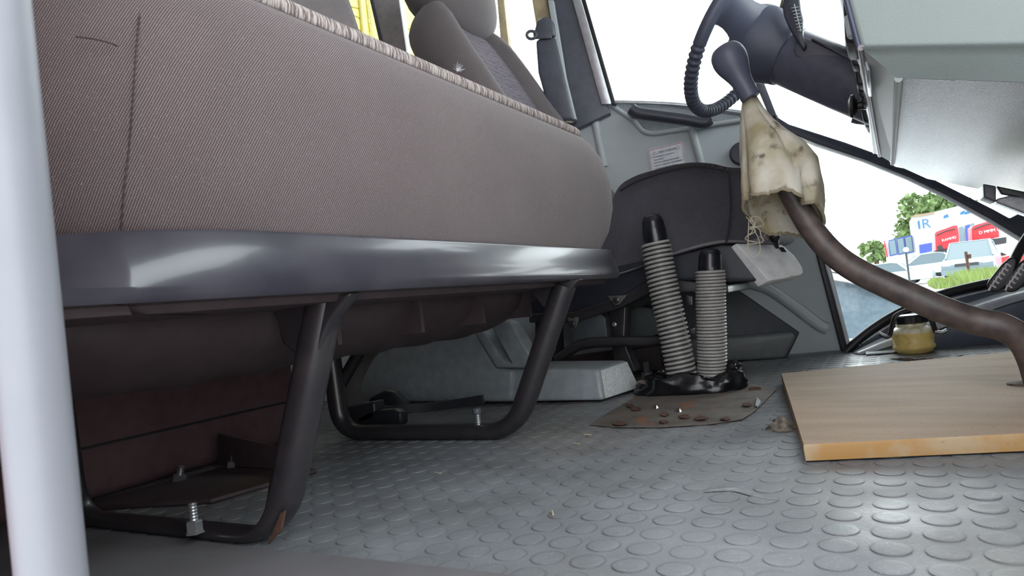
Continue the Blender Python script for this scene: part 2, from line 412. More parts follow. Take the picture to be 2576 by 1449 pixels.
pillar('trim_14', (1462, 0), (1473, 0), (1549, 262), (1538, 262), rubberb, .04, .03, .002)
pillar('trim_15', (1812, 0), (1838, -10), (1955, 292), (1936, 292), darkgrey, .02, .03, .002)
# grey folding rail strip on the belt pillar
rl = wpoly('trim_16', [(1378, 0), (1392, 0), (1424, 195), (1450, 300), (1436, 300), (1410, 195)], greypl, .07, .02, None, .002); struct(rl)
# beltline bar running down to the front corner
bar = wpoly('trim_17', [(1940, 284), (1985, 312), (2128, 358), (2227, 394), (2252, 418), (2304, 428), (2412, 482), (2501, 527), (2541, 549), (2562, 538), (2640, 530), (2700, 660), (2640, 640), (2576, 602), (2494, 552), (2380, 490), (2290, 447), (2176, 401), (2057, 362), (1990, 335), (1948, 308)], plain('belt_bar', (66, 70, 84), .4), .02, .05, None, .004); struct(bar)
# front lower panel with its curved ledge under the low side glass
def ledge():
    A = catmull([P(a, b, w=.0) for a, b in ((2128, 888), (2170, 848), (2240, 800), (2340, 752), (2450, 722), (2576, 700), (2760, 684))], 5)
    B = catmull([P(a, b, w=.05) for a, b in ((2145, 892), (2190, 868), (2260, 836), (2350, 798), (2450, 762), (2576, 727), (2760, 692))], 5)
    Cc = catmull([P(a, b, w=.11) for a, b in ((2160, 896), (2210, 882), (2290, 858), (2370, 828), (2460, 795), (2576, 757), (2760, 716))], 5)
    D_ = [V((p.x, WY(p.x, .12), 0)) for p in Cc]
    A2 = [p+V((0, .03, -.0)) for p in A]
    return [A2, A, B, Cc, D_]
L = ledge()
o = loft('trim_18', L, bluish, None, closed=False, caps=False, smooth=40); struct(o)
sol = o.modifiers.new('s', 'SOLIDIFY'); sol.thickness = .006; sol.offset = -1
ms = loft('ledge_highlight', [[p+V((0, -.006, .004)) for p in L[2]], [p+V((0, -.012, .006)) for p in [a.lerp(b, .5) for a, b in zip(L[2], L[3])]], [p+V((0, -.004, .004)) for p in L[3]]], plain('highlight_paint', (176, 181, 190), .3), None, closed=False, caps=False, smooth=60); struct(ms)  # added pale strip: paints the gloss highlight along the curved ledge
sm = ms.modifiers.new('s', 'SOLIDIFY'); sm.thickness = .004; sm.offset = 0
struct(tube('trim_19', [p+V((0, -.012, .003)) for p in L[1]], .013, rubberb, None, 10))
struct(tube('trim_20', [p+V((0, -.02, -.018)) for p in L[1][2:]], .004, whitepl, None, 8))
# little steel sill plate at floor edge
struct(slab('trim_21', [P(2178, 893, z=.003), P(2182, 872, z=.012), P(2235, 868, z=.012), P(2262, 886, z=.003)], (0, 0, .003), whitepl))

struct(wallslab('baseboard_left', [(-1.75, -.05), (.55, -.05), (.55, .006), (-1.75, .006)], darkgrey, .006, .05))
# ------------------------------------------------------------------ driver's door
door = bpy.data.objects.new('door_1', None); COL.objects.link(door); door.location = (-.5, WY(-.5), 0)
door.matrix_world = Matrix.Translation(door.location); struct(door)
dp = wpoly('door_panel', [(1458, 264), (1500, 260), (1545, 257), (1700, 262), (1866, 281), (1948, 292), (2042, 548), (2122, 884), (1700, 921), (1460, 940), (1380, 800), (1448, 320)], greypl, 0, .04, door, .008)
# raised pressings
wpoly('upper_pressing', [(1545, 266), (1620, 322), (1636, 338), (1788, 316), (1862, 306), (1862, 288), (1700, 268)], plain('recess_grey', (142, 149, 153), .45), .008, .02, door, .005)
wtube('pressing_ridge', [(1538, 264), (1590, 300), (1628, 334), (1700, 328), (1800, 312), (1866, 302)], .006, .008, greypl, door)
wtube('pressing_ridge', [(1496, 300), (1508, 360), (1520, 420)], .0, .014, greypl, door)
wtube('pressing_ridge', [(1738, 318), (1752, 370), (1768, 430), (1780, 500)], .0, .014, greypl, door)
wtube('belt_moulding', [(1545, 257), (1700, 263), (1866, 283), (1948, 294)], .01, .007, alu, door)
wpoly('lower_recess', [(1600, 700), (1838, 716), (2012, 836), (1978, 905), (1600, 925)], plain('recess_dark', (62, 66, 74), .5), .012, .02, door, .004)
wpoly('map_pocket', [(1600, 862), (1960, 838), (1992, 836), (2004, 848), (1975, 902), (1600, 922)], plain('pocket_grey', (104, 108, 108), .45), .05, .05, door, .012, 4)
wtube('pressing_ridge', [(1830, 700), (1925, 724), (1990, 765), (2058, 816), (2080, 826)], .008, .018, greypl, door)
wpoly('door_seal', [(2030, 545), (2044, 542), (2133, 880), (2118, 886)], rubberb, .02, .05, door, .003)
wpoly('edge_strip', [(2046, 542), (2056, 540), (2142, 876), (2134, 882)], whitepl, .005, .03, door, .001)
wtube('door_seal', [(1948, 292), (1990, 400), (2036, 545)], .012, .009, rubberb, door)
lathe('window_crank_boss', P(1865, 388, w=.0), -NW, [(0, .036), (.018, .036), (.024, .032), (.026, .01)], plain('crank_blue_black', (58, 60, 78), .45), door, 28)
gr = wtube('grab_handle', [(1588, 274), (1606, 284), (1660, 292), (1720, 300), (1770, 308), (1784, 300)], .055, [.017]*6+[.02]*19+[.02]*1 if False else .019, plain('handle_dark', (62, 66, 76), .35), door)
for a, b in ((1602, 282), (1776, 304)):
    tube('handle_mount', [P(a, b, w=.0), P(a, b, w=.055)], .018, blackpl, gr, 12)
wpoly('belt_lower', [(1700, 265), (1790, 273), (1795, 282), (1700, 276)], blackpl, .02, .01, door) if False else None
# panes
def pane(name, pix, off=-.015):
    o = slab(name, [P(a, b, w=off) for a, b in pix], NW*.004, glassm); return struct(o)
w1 = [P(1545, 262, w=-.02), P(1942, 292, w=-.02)]
struct(slab('window_1', [w1[0], w1[1], V((w1[1].x-.55, WY(w1[1].x-.55, -.02), 1.62)), V((w1[0].x-.25, WY(w1[0].x-.25, -.02), 1.62))], NW*.004, glassm))
struct(slab('window_2', [(-1.7, WY(-1.7, -.02), .9), (-.97, WY(-.97, -.02), .9), (-1.1, WY(-1.1, -.02), 1.62), (-1.7, WY(-1.7, -.02), 1.62)], NW*.004, glassm))
pane('window_3', [(2056, 540), (2010, 400), (1985, 340), (2057, 364), (2176, 403), (2380, 492), (2576, 604), (2700, 660), (2760, 684), (2576, 700), (2450, 722), (2340, 752), (2240, 800), (2170, 848), (2140, 876)])
w3 = [P(1955, 300, w=-.02), P(1990, 320, w=-.02), P(2250, 400, w=-.02), P(2640, 560, w=-.02)]
struct(slab('window_4', w3+[V((.95, WY(.95, -.02), .6)), V((.95, WY(.95, -.02), 1.62)), V((w3[0].x-.5, WY(w3[0].x-.5, -.02), 1.62))], NW*.004, glassm))
struct(slab('window_5', [(1.0, .2, .80), (1.0, WY(1.0), .80), (.97, WY(.95), 1.70), (.97, .2, 1.70)], (.005, 0, 0), glassm))
struct(boxm('wall_front', (.97, .195, 0), (1.02, WY(1.0), .80), darkgrey))
struct(slab('trim_22', [(.90, .195, .74), (1.0, .195, .80), (1.0, WY(.97), .80), (.90, WY(.92), .74)], (0, 0, -.02), blackpl))

# notice on the door
st = thing('fire_notice', 'white fire instruction notice with red border stuck on the grey door panel', 'notice', P(1675, 440, w=0))
TL, TR, BL = P(1630, 377, w=.003), P(1717, 356, w=.003), P(1645, 470, w=.003)
BR = TR+(BL-TL)
slab('paper', [TL, TR, BR, BL], -NW*.0015, white, st)
ux = (TR-TL).normalized(); wN = (TR-TL).length; uy = (TL-BL); hN = uy.length; uyn = (uy-ux*uy.dot(ux)).normalized()
def N(u, v): return TL+ux*(u*wN)-uy*v+(-NW)*.0022
for (a, b, c, d) in ((.02, .02, .98, .03), (.02, .97, .98, .98), (.02, .02, .03, .98), (.97, .02, .98, .98)):
    slab('red_border', [N(a, b), N(c, b), N(c, d), N(a, d)], -NW*.0002, inkr, st)
text('heading_text', 'ПРИ ПОЖАРЕ', N(.27, .165), ux, uyn, wN*.080, inkm, st, .0004)
for u in (.17, .86):
    c0 = N(u, .165); s_ = wN*.05; tri = [c0-ux*s_, c0+ux*s_, c0+uyn*s_*1.7]
    tube('warning_triangle', tri, wN*.006, inkr, st, 6, closed=True)
ly = .25
for k, (s_, bul) in enumerate((('остановись и выключи', 1), ('зажигание;', 0), ('поставь машину на ручной', 1), ('тормоз и высади пассажиров;', 0), ('определи очаг пожара и', 1))):
    text('body_text', s_, N(.12, ly+k*.078), ux, uyn, wN*.054, inkm, st, .0003)
    if bul: text('bullet', '•', N(.06, ly+k*.078), ux, uyn, wN*.075, inkr, st, .0003)

# belt pillar cover and guide
bc = thing('seat_belt_pillar_cover', 'dark grey seat belt cover with looped guide on the pillar behind the driver seat', 'seat belt cover', P(1400, 300, w=.05))
wpoly('lower_cover', [(1346, 98), (1398, 90), (1448, 305), (1385, 300), (1352, 180)], darkgrey, .075, .05, bc, .012)
wpoly('cap', [(1340, 88), (1350, 48), (1372, 38), (1392, 52), (1398, 92)], darkgrey, .08, .05, bc, .01)
tube('belt_guide', [P(1337+12*cos(t), 88+10*sin(t), w=.085) for t in [k*pi/6 for k in range(12)]], .0055, darkgrey, bc, 8, closed=True)
wpoly('guide_plate', [(1340, 80), (1385, 78), (1388, 96), (1342, 98)], darkgrey, .085, .008, bc, .003)

# ------------------------------------------------------------------ passenger bench
bench = thing('passenger_bench_seat', 'large grey-brown fabric passenger bench seat on a black tray, nearest to the viewer', 'seat', (-.8, .82, 0))
def cloop(z, ins, bul=0):
    """cushion outline at height z, drawn in by ins (front bulge bul)"""
    l = rrect(-1.10+ins*.3, .235+ins, -.497-ins+bul, 1.375-ins+max(0, bul)*1.8, (.225, .09, .05, .05), z, 10)
    return densify(l, .04)
def cush(levels): 
    ls = [cloop(*a) for a in levels]; n = min(len(l) for l in ls); out = []
    for l in ls:   # resample each loop to the same count
        L_ = [0]; 
        for i in range(len(l)): L_.append(L_[-1]+(l[(i+1) % len(l)]-l[i]).length)
        N_ = 120; r = []; j = 0
        for k in range(N_):
            s = L_[-1]*k/N_
            while L_[j+1] < s: j += 1
            t = (s-L_[j])/(L_[j+1]-L_[j]); r.append(l[j].lerp(l[(j+1) % len(l)], t))
        out.append(r)
    return out
side_lv = [(.325, .014, 0), (.345, .006, .004), (.38, 0, .012), (.43, 0, .021), (.48, 0, .022), (.53, .002, .016), (.56, .007, .008), (.572, .010, .002), (.577, .014, -.002)]
top_lv = [(.575, .013, -.001), (.580, .011, -.001), (.586, .0105, -.001), (.592, .012, -.002), (.597, .017, -.004), (.600, .028, -.006), (.602, .05, -.01), (.604, .10, -.05), (.602, .2, -.05)]
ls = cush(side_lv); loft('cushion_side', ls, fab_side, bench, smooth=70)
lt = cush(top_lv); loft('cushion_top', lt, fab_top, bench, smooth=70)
tube('seam_piping', [p+V((.0012, 0, -.001)) for p in lt[0]], .0016, plain('seam_dark', (60, 51, 53), .9), bench, 8, closed=True)
# vertical seam near the corner and the short dart
def onside(ipx, py_list, dx=0.0):
    out = []
    for (a, b) in py_list:
        v = ray(a, b); best = None
        for k, l in enumerate(ls[:-1]):
            for i in range(len(l)):
                p = l[i]; qd = (p-CP); t = qd.dot(v)/v.dot(v); e = (qd-v*t).length
                if p.x > -.75 and t < .9 and (best is None or e < best[0]): best = (e, p)
        t = (best[1]-CP).dot(v)/v.dot(v); out.append(CP+v*(t*.9965))
    return out
tube('corner_seam', catmull(onside(0, [(352, 34), (343, 120), (334, 250), (325, 370), (312, 480), (304, 585)]), 6), .0007, MATS['seam_dark'], bench, 6)
tube('dart_seam', catmull(onside(0, [(190, 92), (235, 98), (270, 106), (297, 116)]), 4), .0007, MATS['seam_dark'], bench, 6)
# black moulded tray
tp = [(-1.1, .185), (-.70, .19), (-.61, .225), (-.56, .293), (-.529, .328), (-.513, .358), (-.501, .394), (-.494, .45), (-.492, .60), (-.491, .9), (-.491, 1.2), (-.493, 1.335), (-.500, 1.362), (-.518, 1.378), (-.56, 1.384), (-.8, 1.386), (-1.1, 1.386)]
bp = [(-1.1, .175), (-.62, .178), (-.53, .20), (-.503, .259), (-.500, .307), (-.498, .344), (-.494, .387), (-.489, .45), (-.485, .60), (-.484, .9), (-.484, 1.2), (-.485, 1.345), (-.492, 1.372), (-.512, 1.388), (-.56, 1.394), (-.8, 1.396), (-1.1, 1.396)]
def lp(path, z, ins=0, y0=None):
    c = V((-.85, .8, 0)); out = []
    pts = catmull([(a, b, z) for a, b in path], 3)
    for p in pts:
        d = V((c.x-p.x, (c.y-p.y), 0)).normalized(); 
        out.append(V((p.x-ins if p.y > .3 else p.x+d.x*ins, p.y+(ins if p.y < .3 else (-ins if p.y > 1.37 else 0)), z)))
    return out
tr_ = loft('seat_tray', [lp(tp, .322, .012), lp(tp, .341, .007), lp(tp, .344, .003), lp(tp, .341, 0), lp(bp, .296, 0), lp(bp, .288, .002), lp(bp, .284, .006)], tray_m, bench, closed=False, caps=False, smooth=50)
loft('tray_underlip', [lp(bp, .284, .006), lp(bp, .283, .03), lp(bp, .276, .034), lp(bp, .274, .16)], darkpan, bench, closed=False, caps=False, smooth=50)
# quilted underside of the seat pan
def under():
    nx, ny = 26, 44; vs = []; fs = []
    for i in range(nx+1):
        for j in range(ny+1):
            u = i/nx; v = j/ny; x = -.63-.47*u; y = .27+1.06*v
            e = min(1, 6*u*(1-u)+.0)*min(1, 8*v*(1-v)); e = sqrt(max(0, e))
            z = .285 - .085*e + .006*abs(sin(v*28))*e
            vs.append((x, y, z))
    for i in range(nx):
        for j in range(ny): a = i*(ny+1)+j; fs.append((a, a+1, a+ny+2, a+ny+1))
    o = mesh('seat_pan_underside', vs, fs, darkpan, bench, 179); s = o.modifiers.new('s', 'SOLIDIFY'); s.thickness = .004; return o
under()
for yy in (.66, .84, 1.02, 1.2): boxm('pan_rib', (-1.05, yy-.004, .225), (-.62, yy+.004, .285), darkpan, bench)
# bench backrest, its lower right edge shows top left
def backrest(name, x0, x1, y0, y1, z0, z1, lean, m, parent, th=.12, rr=.05, bulge=.02):
    loops = []
    for k in range(15):
        t = k/14; z = z0+(z1-z0)*t; xo = x0+(x1-x0)*t
        sh = 0 if t < .8 else .05*((t-.8)/.2)**2.2
        tk = th*(1-.25*t); 
        if k == 14: tk *= .55
        loops.append(densify(rrect(xo-tk, y0+sh, xo+bulge*sin(pi*t), y1-sh, rr*.9 if k < 14 else rr*.5, z, 6), .06))
    n = 64; out = []
    for l in loops:
        Ls = [0]
        for i in range(len(l)): Ls.append(Ls[-1]+(l[(i+1) % len(l)]-l[i]).length)
        r = []; j = 0
        for k in range(n):
            s = Ls[-1]*k/n
            while Ls[j+1] < s: j += 1
            r.append(l[j].lerp(l[(j+1) % len(l)], (s-Ls[j])/(Ls[j+1]-Ls[j])))
        out.append(r)
    return loft(name, out, m, parent, smooth=75)
backrest('backrest', -.98, -1.13, .22, 1.32, .60, 1.25, 0, fab_drv2, bench, .13, .06)
# U shaped leg frames
def uframe(pts, fz, name='leg_frame'):
    c = []
    P_ = [V(p) for p in pts]
    c.append(P_[0])
    for i in range(1, len(P_)-1):
        a, b, d = P_[i-1], P_[i], P_[i+1]; r = .06
        p0 = b+(a-b).normalized()*r; p1 = b+(d-b).normalized()*r
        for k in range(9): t = k/8; c.append(p0*(1-t)**2+b*2*t*(1-t)+p1*t*t)
    c.append(P_[-1]); z0 = P_[1].z
    return tube(name, c, .021, blackmet, bench, 16, up=(0, 1, 0), flat=[fz+(1-fz)*min(1, max(0, (p.z-z0)/.05)) for p in c])
f1 = uframe([(-.548, .570, .285), (-.662, .567, .0085), (-1.10, .572, .0085), (-1.12, .570, .26)], .40)
f2 = uframe([(-.505, 1.12, .278), (-.640, 1.12, .016), (-1.075, 1.12, .016), (-1.085, 1.12, .25)], .76)
slab('leg_gusset', [P(a, b, y=.575) for a, b in ((690, 735), (915, 735), (890, 765), (862, 800), (845, 840), (826, 900), (790, 900), (740, 860), (725, 790))], (0, -.02, 0), blackmet, f1, .004)
slab('leg_gusset', [(-.47, 1.13, .284), (-.58, 1.13, .284), (-.54, 1.13, .23)], (0, -.02, 0), blackmet, f2, .003)
tube('brace', [(-1.08, 1.14, .12), (-1.00, 1.16, .225), (-.97, 1.17, .25)], .014, blackmet, bench, 10)
slab('rust_patch', [P(a, b, y=.5445) for a, b in ((706, 1290), (716, 1285), (706, 1335), (672, 1372), (688, 1330))], (0, .003, 0), rustm, f1, .0005)
# crinkled strap hanging off the pan
slab('torn_flap', [P(1284, 778, y=1.28), P(1328, 728, y=1.28), P(1344, 734, y=1.28), P(1330, 757, y=1.28), P(1300, 762, y=1.28)], (0, .004, 0), greypl, bench, .001)

bolt('long_bolt', P(491, 1343, z=.0165), P(491, 1343, z=.0165)+V((0, 0, .038)), .0055, None, 'long threaded steel bolt with nut standing on the nearest leg foot')
b2 = bolt('threaded_stud', P(1206, 1093, y=1.115), P(1200, 1038, y=1.115), .0065, None, 'dusty threaded stud on the far leg foot under the bench', nut=False)
lathe('nut', P(1200, 1040, y=1.115), (0, 0, 1), [(0, .006), (.001, .009), (.009, .009), (.011, .006)], darkgrey, b2, 8)
bolt('short_bolt', P(1629, 950, z=.005), P(1629, 950, z=.005)+V((0, 0, .045)), .009, None, 'upright steel bolt with nut on the floor beside the grey moulding')
for px_, py_, lab in ((448, 1200, 'small steel bolt in the shade under the bench, left of its twin'), (583, 1166, 'small glinting bolt in the shade under the bench, right of its twin')):
    b_ = P(px_, py_+4, z=0.012); bolt('small_bolt', b_-V((0, 0, .010)), b_+V((.006, .004, .022)), .0065, None, lab, nut=True)

# dark housing under the bench and mounting plate
eh = thing('engine_housing', 'dark engine housing in the shade under the passenger bench', 'housing', (-1.35, .8, 0))
boxm('housing_cover', (-1.74, .30, 0), (-1.2, 1.13, .50), plain('brown_felt', (98, 76, 78), .9, bump=(300, .4, .001)), eh, .03)
slab('cover_seam', [(-1.196, .32, .09), (-1.196, 1.1, .09), (-1.196, 1.1, .094), (-1.196, .32, .094)], (-.006, 0, 0), blackpl, eh)
mp_ = thing('mounting_plate', 'dark sloping mounting plate on the floor under the bench', 'bracket', (-1.0, .78, 0))
slab('plate', [(-1.18, .60, .001), (-.93, .68, .001), (-.89, .86, .001), (-1.12, .90, .001)], (0, 0, .008), darkpan, mp_, .003)
slab('upstand', [(-1.15, .86, .009), (-.95, .84, .009), (-.96, .84, .05), (-1.14, .86, .07)], (0, .008, 0), darkpan, mp_, .003)

# ------------------------------------------------------------------ lap belt, buckle and webbing under the bench
sb = thing('seat_belt', 'dark seat belt with curled webbing and black buckle under the bench', 'seat belt', P(960, 1075, z=0))
def strap(name, pts, w, th, m, parent, up):
    pts = catmull(pts, 8); loops = []
    for i, p in enumerate(pts):
        a = pts[max(0, i-1)]; b = pts[min(len(pts)-1, i+1)]; t = (b-a).normalized(); s = V(up[0]).lerp(V(up[1]), i/(len(pts)-1)); s = (s-t*s.dot(t)).normalized(); n = t.cross(s)
        loops.append([p-s*w/2-n*th/2, p+s*w/2-n*th/2, p+s*w/2+n*th/2, p-s*w/2+n*th/2])
    return loft(name, loops, m, parent, smooth=60)
strap('webbing', [P(945, 872, y=1.30), P(915, 905, y=1.27), P(893, 950, y=1.25), P(888, 985, y=1.24), P(900, 1020, y=1.22)], .045, .002, shirt, sb, ((1, .4, .1), (1, .2, .1)))
slab('buckle', [P(a, b, y=1.2) for a, b in ((895, 1050), (930, 1034), (990, 1030), (1007, 1040), (1008, 1068), (995, 1078), (905, 1076))], (0, .03, 0), blackpl, sb, .005)
strap('stalk', [P(900, 1030, y=1.22), P(1000, 1030, y=1.26), P(1100, 1022, y=1.30), P(1215, 1004, y=1.32)], .02, .012, blackpl, sb, ((0, 0, 1), (0, 0, 1)))
slab('stalk_boot', [P(a, b, y=1.27) for a, b in ((925, 1000), (965, 982), (983, 985), (1022, 1028), (1000, 1046), (925, 1046))], (0, .035, 0), blackpl, sb, .008)
slab('anchor', [P(a, b, y=1.20) for a, b in ((860, 1026), (940, 1010), (945, 1060), (900, 1082), (862, 1078))], (0, .04, 0), blackpl, sb, .006)

# ------------------------------------------------------------------ grey moulding round the driver's seat mount
mouldg = plain('moulding_grey', (146, 153, 157), .42, bump=(600, .12, .0004))
gm = thing('seat_base_moulding', 'grey plastic moulding with slotted arm and end painted pale as if lit beside the driver seat mount', 'moulding', P(1400, 1010, z=0))
def Y(pix, y): return [P(a, b, y=y) for a, b in pix]
slab('side_panel', Y([(930, 862), (1190, 830), (1245, 926), (1290, 930), (1290, 1012), (905, 1012), (900, 940)], 1.50), (0, .16, 0), mouldg, gm, .012)
# front horn of the moulding, tapering to the end face painted as lit
e0 = P(1518, 1008, y=1.50); e1 = P(1505, 930, y=1.52); e2 = P(1578, 905, y=1.66); e3 = P(1612, 977, y=1.68)
s0 = P(1240, 1012, y=1.50); s1 = P(1240, 926, y=1.52); s2 = P(1330, 908, y=1.68); s3 = P(1330, 980, y=1.70)
o = mesh('horn', [s0, s1, s2, s3, e0, e1, e2, e3], [(0, 1, 5, 4), (1, 2, 6, 5), (2, 3, 7, 6), (3, 0, 4, 7), (4, 5, 6, 7), (0, 3, 2, 1)], mouldg, gm); bev(o, .010, 4)
nrm = (e1-e0).cross(e3-e0).normalized(); nrm = nrm if nrm.dot(CP-e0) > 0 else -nrm
cc = (e0+e1+e2+e3)/4
o = slab('lit_end_face', [cc+(p-cc)*.90+nrm*.0006 for p in (e0, e1, e2, e3)], nrm*.0012, lit_white, gm, .0006); o['label'] = 'end face painted pale as if lit'  # paler colour stands in for the light falling on this end
slab('slotted_arm', Y([(1190, 832), (1213, 826), (1264, 906), (1282, 910), (1236, 824), (1262, 806), (1285, 812), (1340, 905), (1318, 926), (1247, 926)], 1.49), (0, .05, 0), mouldg, gm, .006)
slab('floor_packer', Y([(1290, 1008), (1450, 1010), (1458, 1022), (1300, 1030)], 1.53), (0, .1, 0), blackpl, gm, .003)
slab('red_tab', Y([(1446, 1011), (1462, 1010), (1460, 1021), (1446, 1022)], 1.525), (0, .01, 0), redm, gm, .001)
# light strip of lining behind it
gb = thing('rear_side_lining', 'pale grey lower lining behind the driver seat, glimpsed beneath the bench', 'lining', (-1.5, 1.8, 0))
slab('lining_panel', [(-1.70, 1.30, .0), (-1.70, 1.9, .0), (-1.70, 1.9, .42), (-1.70, 1.30, .42)], (.02, 0, 0), plain('pale_lining', (205, 208, 208), .5), gb, .004)

# ------------------------------------------------------------------ driver's seat
ds = thing('driver_seat', 'dark charcoal driver seat with headrest behind the steering wheel', 'seat', (-.62, 1.85, 0))
def prof_loft(name, prof_near, ys, ins, m, parent, smooth=60):
    """prof_near: px outline at y=ys[0]; lofted across the seat with inset for rounding"""
    base = [P(a, b, y=ys[0]) for a, b in prof_near]; c = sum(base, V())/len(base); loops = []
    for y, k in zip(ys, ins):
        loops.append([V((c.x+(p.x-c.x)*k, y, c.z+(p.z-c.z)*k)) for p in base])
    return loft(name, loops, m, parent, smooth=smooth)
cp = catmull([P(a, b, y=1.705) for a, b in ((1520, 560), (1548, 480), (1590, 446), (1660, 424), (1730, 409), (1790, 410), (1840, 420), (1900, 424), (1945, 450), (1965, 520), (1962, 580), (1925, 610), (1820, 612), (1700, 640), (1560, 690), (1500, 690))], 5, True)
cc = sum(cp, V())/len(cp)
def cl(y, k): return [V((cc.x+(p.x-cc.x)*k, y, cc.z+(p.z-cc.z)*(k*.5+.5))) for p in cp]
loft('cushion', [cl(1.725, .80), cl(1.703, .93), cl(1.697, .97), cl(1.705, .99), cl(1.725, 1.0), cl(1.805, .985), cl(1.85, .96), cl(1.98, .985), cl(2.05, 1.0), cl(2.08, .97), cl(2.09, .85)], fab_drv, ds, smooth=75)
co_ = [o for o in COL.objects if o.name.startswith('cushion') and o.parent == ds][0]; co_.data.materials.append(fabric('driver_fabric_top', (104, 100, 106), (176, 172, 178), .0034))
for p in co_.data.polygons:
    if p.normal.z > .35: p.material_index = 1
tube('cushion_seam', catmull([P(a, b, y=1.692) for a, b in ((1832, 432), (1838, 500), (1836, 560), (1826, 612))], 5), .002, rubberb, ds, 6)
tube('cushion_seam', catmull([P(a, b, y=1.694) for a, b in ((1560, 480), (1600, 458), (1670, 434), (1740, 420), (1800, 424), (1832, 433))], 5), .002, rubberb, ds, 6)
slab('seat_base', Y([(1470, 700), (1560, 668), (1700, 640), (1815, 612), (1842, 614), (1925, 700), (1905, 708), (1830, 712), (1640, 702), (1560, 752), (1440, 792), (1330, 800), (1330, 740)], 1.715), (0, .45, 0), plain('seat_base_black', (40, 42, 52), .45, bump=(500, .15, .0004)), ds, .006)
# glossy pale front apron of the seat base
_a, _b, _c = P(1852, 612, y=1.705), P(1985, 625, y=1.80), P(1935, 706, y=1.700); _n = (_b-_a).cross(_c-_a)
def AP(px_, py_, o=0): v = ray(px_, py_); return CP+v*((_a-CP).dot(_n)/v.dot(_n))*(1-o)
fa = slab('front_apron', [AP(a, b) for a, b in ((1852, 612), (1968, 616), (1998, 642), (2018, 672), (2021, 686), (2012, 692), (1989, 694), (1985, 698), (1935, 706))], (-.03, .02, -.012), plain('pale_glossy_plastic', (246, 248, 250), .3), ds, .002)
fa['label'] = 'pale glossy front apron'
slab('apron_slot', [AP(a, b, .001) for a, b in ((1958, 622), (1971, 622), (1979, 634), (1967, 634))], (0, -.002, 0), rubberb, fa)
ad = tube('adjuster_lever', catmull([P(1955, 622, y=1.705), P(1948, 600, y=1.685), P(1950, 588, y=1.685)], 4), [.005, .006, .008, .009, .012, .013, .014, .012, .008], rubberb, ds, 10)
# backrest with bolsters
def bk(t):
    return V((-.76-.36*t, 1.865, .50+.665*t)), .235*(1 if t < .70 else 1-.22*((t-.70)/.30)**1.8)
def bolster(sgn):
    loops = []
    for k in range(25):
        t = k/24*1.02; c, half = bk(min(t, 1)); s_ = 1 if t < .86 else sqrt(max(.02, 1-((t-.86)/.165)**2)); tl = V((0, 0, .665)).normalized()
        cy = c.y+sgn*half*.84-sgn*.015*(1-s_)
        loops.append([V((c.x-.02+.075*s_*cos(a), cy+.052*s_*sin(a)*1.0, c.z+(.0 if k < 24 else .004)+.035*cos(a))) for a in [2*pi*i/24 for i in range(24)]])
    return loft('backrest_bolster', loops, fab_drv2, ds, smooth=179)
bolster(-1); bolster(1)
loops = []
for k in range(22):
    t = k/21; c, half = bk(t); dz = .0 if t < .9 else -.0; th_ = .05 if t < .92 else .05*sqrt(max(.05, 1-((t-.92)/.085)**2))
    row = []
    for j in range(17):
        q_ = -1+j/8; row.append(V((c.x+.022*(1-.3*cos(q_*pi)) - (.05-th_), c.y+q_*half*.72, c.z+.02*(1-q_*q_)*t)))
    row += [V((c.x-.07, c.y+half*.72, c.z)), V((c.x-.07, c.y-half*.72, c.z))]
    loops.append(row)
loft('backrest_panel', loops, patfab, ds, smooth=60)
for sg in (-1, 1): tube('backrest_seam', [l[0 if sg < 0 else 16]+V((.012, 0, 0)) for l in loops], .003, rubberb, ds, 6)
def head():
    loops = []
    for k in range(13):
        a = -pi/2+pi*k/12; s = cos(a)**.55 if 0 < k < 12 else .12; s = max(s, .12)
        yc = 1.845+.205*sin(a)*(abs(sin(a))**.0)
        loops.append([V((-1.12+.09*s*abs(cos(t))**.7*(1 if cos(t) > 0 else -1), 1.855+.215*sin(a), 1.262+.135*s*abs(sin(t))**.75*(1 if sin(t) > 0 else -1)+.0*yc)) for t in [2*pi*i/28 for i in range(28)]])
    return loft('headrest', loops, fab_drv2, ds, smooth=179)
head()
for yy in (1.79, 1.9): tube('headrest_post', [(-1.15, yy, 1.10), (-1.16, yy, 1.22)], .007, steelm, ds, 8)
# mount, runner and brackets under the seat
fr = slab('seat_frame', Y([(1330, 790), (1440, 785), (1560, 745), (1640, 700), (1830, 715), (1832, 738), (1640, 735), (1560, 775), (1440, 812), (1330, 812)], 1.70), (0, .3, 0), blackmet, ds, .004)
slab('mount_plate', Y([(1440, 790), (1500, 780), (1522, 800), (1530, 870), (1440, 885)], 1.72), (0, .01, 0), plain('mount_grey', (70, 74, 78), .5), ds, .003)
slab('mount_leg', Y([(1528, 770), (1575, 760), (1570, 860), (1600, 935), (1545, 935)], 1.75), (0, .05, 0), blackmet, ds, .004)
slab('mount_leg', Y([(1345, 800), (1395, 800), (1400, 930), (1345, 925)], 1.74), (0, .06, 0), blackmet, ds, .004)
tube('runner_rail', catmull(Y([(1400, 905), (1460, 868), (1530, 860), (1640, 858), (1700, 850)], 1.70), 5), .014, blackmet, ds, 10)
tube('runner_rail', catmull(Y([(1540, 905), (1560, 884), (1640, 856), (1715, 830)], 1.80), 5), .011, blackmet, ds, 10)
slab('bracket', Y([(1528, 745), (1546, 768), (1558, 766), (1578, 742)], 1.69), (0, .006, 0), plain('bracket_steel', (112, 112, 106), .45, .5), ds, .001)
lathe('bracket_bolt', P(1551, 755, y=1.688), (0, -1, 0), [(0, .009), (.004, .009), (.006, .006)], blackmet, ds, 12)
slab('bracket', Y([(1428, 798), (1438, 803), (1448, 796), (1456, 800), (1450, 822), (1440, 828), (1432, 818)], 1.695), (0, .006, 0), MATS['bracket_steel'], ds, .001)
